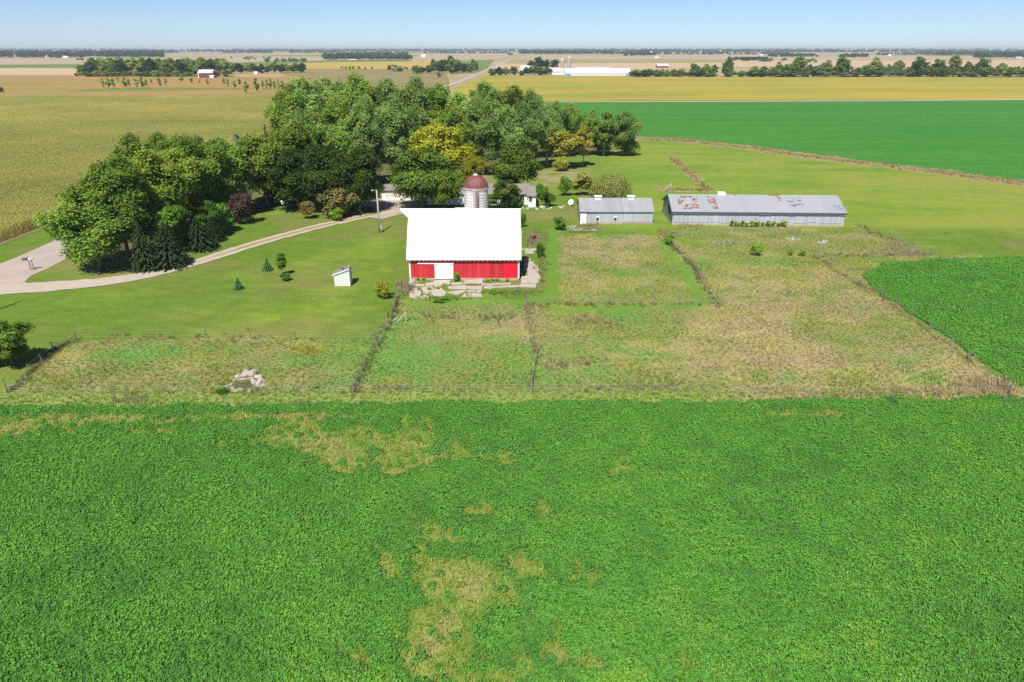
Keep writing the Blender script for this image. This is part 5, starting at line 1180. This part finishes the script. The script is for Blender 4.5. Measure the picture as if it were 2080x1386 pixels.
def alfalfa(name, poly, bbox, dens, label, meshes, bare=True, size=1.0):
    X, Y = scatter_pts(*bbox, dens, rng); ok = in_view(X, Y)
    X, Y = X[ok], Y[ok]; jx = X + (fbm(X, Y, 3, 2, 1)-.5)*1.2; jy = Y + (fbm(X, Y, 2.5, 3, 2)-.5)*1.6
    ok = inpoly(jx, jy, poly); X, Y = X[ok], Y[ok]
    bf = bare_field(X, Y) if bare else (fbm(X, Y, 2.2, 3, 11)-.5)*.5
    keep = rng.uniform(size=len(X)) < np.clip(1 - sstep(.20, .46, bf), .05, 1)
    X, Y, bf = X[keep], Y[keep], bf[keep]; n = len(X)
    v = fbm(X, Y, 9, 4, 91); u_ = fbm(X, Y, 1.6, 2, 93)
    t_ = ramp3(np.clip(.46 + (v-.5)*.55 + (u_-.5)*.9 + rng.normal(size=n)*.1, 0, 1), [A_D, A_G, A_G*1.08, A_Y])
    t_ = mixm(t_, A_D, sstep(.16, .3, bf)*.6*(rng.uniform(size=n) < .8))
    s_ = size*(.75 + .55*u_ + rng.uniform(-.15, .2, n)); sc_ = np.stack([s_*rng.uniform(.9, 1.15, n), s_*rng.uniform(.9, 1.15, n), s_*rng.uniform(.75, 1.2, n)], -1)
    return instancer(name, np.stack([X, Y, np.zeros(n)], -1), rng.uniform(0, 6.283, n), sc_, t_, rng.integers(0, len(meshes), n), meshes, label)
alfalfa('alfalfa_crop', ALFALFA_NEAR, (-70, 70, 14, 60), 14.0, 'thick bright green alfalfa filling the front half of the photo', AC, True, .74)
alfalfa('alfalfa_crop', ALFALFA_RIGHT, (32, 125, 54, 112), 8.0, 'bright green alfalfa wedge right of the dry pasture', AC, False, .95)
GT = [tuft(950+k, 16, .62, .14, .030) for k in range(5)]; ST_ = [tuft(970+k, 16, .26, .15, .028, .8) for k in range(4)]; WD = [tuft(990+k, 26, .95, .22, .035, .7) for k in range(4)]
def pasture():
    X, Y = scatter_pts(-95, 110, 55, 128, 7.5, rng); ok = in_view(X, Y); X, Y = X[ok], Y[ok]
    jx = X + (fbm(X, Y, 2, 3, 21)-.5)*2.2; jy = Y + (fbm(X, Y, 2, 3, 31)-.5)*2.8
    ok = inpoly(jx, jy, PASTURE) & ~inpoly(X, Y, ALFALFA_NEAR) & ~inpoly(X, Y, ALFALFA_RIGHT)
    for pts, wd in LANES: ok &= distline(jx, jy, pts) > wd
    ok &= ~((X > BX-.5) & (X < BX1+3.5) & (Y > BY-5) & (Y < BY+BD+3)); ok &= ~((X > lg.location.x-16.2) & (X < lg.location.x+16.4) & (Y > 122.3))
    X, Y = X[ok], Y[ok]; n = len(X); c = farm_color(X, Y); h_ = fbm(X, Y, 3, 3, 33)
    d = dryness(*P(X, Y)); s_ = (.22 + .42*h_)*(.65 + .55*d)*rng.uniform(.7, 1.25, n)
    tall = sstep(10, 0, Y - np.interp(X, [-100, 110], [57.5, 56.8]))*.12; s_ = s_ + tall
    c = c*rng.uniform(.85, 1.3, (n, 1))*np.array([1.70, 1.76, 1.78])
    return instancer('pasture_grass', np.stack([X, Y, np.zeros(n)], -1), rng.uniform(0, 6.283, n), np.stack([s_*1.25, s_*1.25, s_], -1), c, rng.integers(0, 5, n), GT, 'tall rough grass, green to straw coloured, in the fenced pastures', 'grass')
pasture()
def bare_grass():
    X, Y = scatter_pts(-70, 70, 14, 58, 9, rng); ok = in_view(X, Y) & inpoly(X, Y, ALFALFA_NEAR); X, Y = X[ok], Y[ok]; bf = bare_field(X, Y)
    ok = bf > .14; X, Y, bf = X[ok], Y[ok], bf[ok]; n = len(X); u_ = fbm(X, Y, 1.2, 3, 97)
    c = ramp3(np.clip((bf-.3)*.6 + (u_-.4)*1.5, 0, 1), [C_(.22,.41,.06), C_(.33,.45,.08), C_(.42,.45,.12), C_(.51,.44,.20)])
    s_ = rng.uniform(.5, 1.1, n)
    return instancer('patch_grass', np.stack([X, Y, np.zeros(n)], -1), rng.uniform(0, 6.283, n), np.stack([s_*1.3, s_*1.3, s_], -1), c, rng.integers(0, 4, n), ST_, 'short yellowing grass in the thin patches of the front alfalfa', 'grass')
bare_grass()
def weeds():
    PX = []; 
    spec = [('sloped',8,.36,.36,(.17,.13,.07)),('mid',5,.28,.34,(.20,.16,.09)),('cross',2.5,.4,.5,(.21,.18,.08)),('lane',9,.32,.36,(.17,.13,.075)),('east',6,.45,.36,(.26,.20,.11)),('field',1.6,.7,.40,(.22,.19,.10)),('corner',9,.36,.38,(.13,.11,.065)),('lawn',2.5,.9,.42,(.25,.20,.10)),('yard',6,1.0,.45,(.17,.15,.06)),('north',5,.8,.42,(.27,.21,.13)),('barnside',8,.7,.45,(.27,.21,.12))]
    XX = []; YY = []; SS = []; CC = []
    for key, dens, sd, sz, col_ in spec:
        pts = FENCES[key]
        for (x0,y0),(x1,y1) in zip(pts[:-1], pts[1:]):
            k = int(math.hypot(x1-x0, y1-y0)*dens); t_ = rng.uniform(size=k); x = x0+(x1-x0)*t_ + rng.normal(size=k)*sd; y = y0+(y1-y0)*t_ + rng.normal(size=k)*sd
            g_ = fbm(x, y, 2.5, 3, 5); ok = g_ > .36; x, y, g_ = x[ok], y[ok], g_[ok]
            XX.append(x); YY.append(y); SS.append(sz*(.6+.9*g_)); cc = np.tile(C_(*col_), (len(x), 1)); gm = rng.uniform(size=len(x)) < .25; cc[gm] = C_(.12,.16,.04); CC.append(cc*rng.uniform(.7, 1.25, (len(x), 1)))
    # loose weeds: by the slabs, barn side, rock heap and tan tufts in the pasture
    for px, py, rx, ry, k, sz, col_ in ((825,588,16,10,60,.8,(.25,.20,.13)),(1085,488,18,14,90,.7,(.26,.20,.13)),(1100,545,10,25,60,.6,(.20,.21,.08)),(1020,597,50,5,70,.4,(.12,.19,.04)),(905,609,40,4,60,.45,(.11,.19,.03)),(1060,593,40,4,50,.5,(.22,.21,.09)),(1195,462,25,6,90,.5,(.22,.18,.10)),(1360,478,20,6,60,.7,(.26,.21,.11)),(1400,462,30,5,60,.5,(.28,.23,.11)),
          (490,788,40,9,80,.5,(.16,.18,.06)),(265,816,34,5,40,.45,(.25,.22,.12)),(610,820,24,4,20,.4,(.24,.21,.11)),(1180,735,34,10,50,.5,(.26,.22,.12)),(1125,745,22,9,26,.5,(.26,.22,.12)),(1200,655,44,12,80,.55,(.27,.23,.12)),(620,715,40,10,60,.5,(.28,.27,.05)),(330,712,6,3,6,.45,(.34,.28,.05)),(1480,495,30,4,40,.5,(.36,.32,.27)),(1612,488,12,3,20,.5,(.42,.44,.40)),(1670,495,8,3,14,.5,(.45,.46,.42)),(1990,785,60,14,150,.62,(.29,.245,.14)),(1850,797,140,7,120,.5,(.28,.24,.13)),(800,790,60,4,40,.42,(.21,.185,.10)),(1300,790,120,5,80,.45,(.23,.20,.11)),(1820,505,44,12,110,.55,(.27,.23,.15))):
        qx = px + rng.normal(size=k)*rx*.6; qy = py + rng.normal(size=k)*ry*.6; g_ = np.array([G(a_, b_) for a_, b_ in zip(qx, qy)])
        XX.append(g_[:, 0]); YY.append(g_[:, 1]); SS.append(sz*rng.uniform(.5, 1.2, k)); CC.append(np.tile(C_(*col_), (k, 1))*rng.uniform(.75, 1.25, (k, 1)))
    X, Y, S, Cc = map(np.concatenate, (XX, YY, SS, CC)); n = len(X)
    ok = ~((X > BX-.2) & (X < BX1+.2) & (Y > BY-.1) & (Y < BY+BD)); X, Y, S, Cc = X[ok], Y[ok], S[ok], Cc[ok]*1.6; n = len(X)
    return instancer('fence_weeds', np.stack([X, Y, np.zeros(n)], -1), rng.uniform(0, 6.283, n), np.stack([S, S, S], -1), Cc, rng.integers(0, 4, n), WD, 'brown and straw coloured weeds along the fences and slabs', 'weeds')
weeds()
def ditch_grass():
    XX = []; YY = []; CC = []; SS = []
    for pts, dens, sd, sz in ((DITCH, 8, 1.7, .62), (MLINE, 4, .6, .7)):
        for (x0,y0),(x1,y1) in zip(pts[:-1], pts[1:]):
            k = int(math.hypot(x1-x0, y1-y0)*dens); t_ = rng.uniform(size=k); x = x0+(x1-x0)*t_ + rng.normal(size=k)*sd; y = y0+(y1-y0)*t_ + rng.normal(size=k)*sd
            g_ = fbm(x, y, 4, 3, 15); XX.append(x); YY.append(y); SS.append(sz*(.5+g_)); CC.append(ramp3(np.clip((g_-.5)*3+.5, 0, 1), [C_(.30,.29,.10), C_(.46,.36,.17), C_(.56,.45,.28)])*rng.uniform(.7, 1.25, (k, 1)))
    X, Y, S, Cc = map(np.concatenate, (XX, YY, SS, CC)); n = len(X)
    return instancer('ditch_grass', np.stack([X, Y, np.zeros(n)], -1), rng.uniform(0, 6.283, n), np.stack([S*1.3, S*1.3, S], -1), Cc, rng.integers(0, 4, n), WD, 'strip of tall brown grass along the ditch by the green field', 'grass')
ditch_grass()
# corn: blocks of standing plants, rows running away from the road corner
M['corn'] = m_tint('corn_leaf', 0.35, 0.25)
def corn_block(seed):
    rng = np.random.default_rng(seed); B = []; T_ = []
    for r_ in range(5):
        for k in range(12):
            x = -2 + .4 + r_*.8 + rng.normal()*.05; y = -2 + k*.333 + rng.normal()*.06; H_ = 2.25*rng.uniform(.88, 1.08)
            for j in range(6):
                a = rng.uniform(0, 6.283); z0 = H_*(.30 + .11*j); L_ = .62*rng.uniform(.7, 1.15); d = np.array([math.cos(a), math.sin(a), 0]); sd = np.array([-math.sin(a), math.cos(a), 0])
                p = np.array([x, y, z0]); mid = p + d*L_*.5 + np.array([0, 0, .22]); tip = p + d*L_ + np.array([0, 0, -.08]); w_ = .055
                B.append([p, mid - sd*w_, tip, mid + sd*w_]); T_.append(np.clip(.42 + rng.normal()*.22, 0, 1))
            p = np.array([x, y, H_*.86]); s_ = np.array([.03, 0, 0]); B.append([p, p - s_*2.2 + [0,0,.2], p + [rng.normal()*.06, rng.normal()*.06, .42], p + s_*2.2 + [0,0,.2]]); T_.append(.99)
            p = np.array([x, y, 0]); s_ = np.array([.025, 0, 0]); B.append([p - s_, p + s_, p + s_ + [0,0,H_*.9], p - s_ + [0,0,H_*.9]]); T_.append(.4)
    return quad_mesh('corn_block', np.array(B), T_, M['corn'])
CB = [corn_block(1000+k) for k in range(5)]
gx_, gy_ = np.meshgrid(np.arange(-520, -86, 4.0), np.arange(70, 466, 4.0)); X = gx_.ravel(); Y = gy_.ravel()
ok = in_view(X, Y, 420); X, Y = X[ok], Y[ok]; n = len(X); v = fbm(X, Y, 30, 4, 55); e_ = np.clip((-X-86)/26, 0, 1); nb = np.clip((150-Y)/40, 0, 1)
t_ = ramp3(np.clip(.30 + (v-.5)*0.9 + (1-e_)*.5*nb + (Y > 300)*.15, 0, 1), [C_(.150,.160,.040), C_(.215,.200,.060), C_(.30,.25,.055)])*1.75
ob = instancer('corn_crop', np.stack([X, Y, np.zeros(n)], -1), rng.integers(0, 2, n)*math.pi, np.stack([np.ones(n), np.ones(n), rng.uniform(.95, 1.06, n)], -1), t_, rng.integers(0, 5, n), CB, 'ripening corn crop with pale tassels left of the gravel road')
sheet('corn_ground', [(-700,60),(-84.5,60),(-84.5,467),(-700,467)], m_ground('corn_soil', 2, .25, .3, (.16,.14,.06), (.20,.17,.07), .1), 0.04, 'soil and low leaves under the corn')

# ------------------------------------------------------------------ the air: fades far things towards pale blue
hz = MB(); hz.box(-25300, 25300, -700, 25300, -1.2, 46)
m = bpy.data.materials.new('haze'); m.use_nodes = True; n_ = m.node_tree.nodes; n_.remove(n_['Principled BSDF'])
pv = n_.new('ShaderNodeVolumePrincipled'); pv.inputs['Color'].default_value = (0.80, 0.89, 1.0, 1); pv.inputs['Density'].default_value = 0.00009; pv.inputs['Anisotropy'].default_value = 0.0
m.node_tree.links.new(pv.outputs[0], n_['Material Output'].inputs['Volume'])
tag(hz.build('haze', m), 'thin summer haze over the whole plain', 'haze', None, 'stuff')
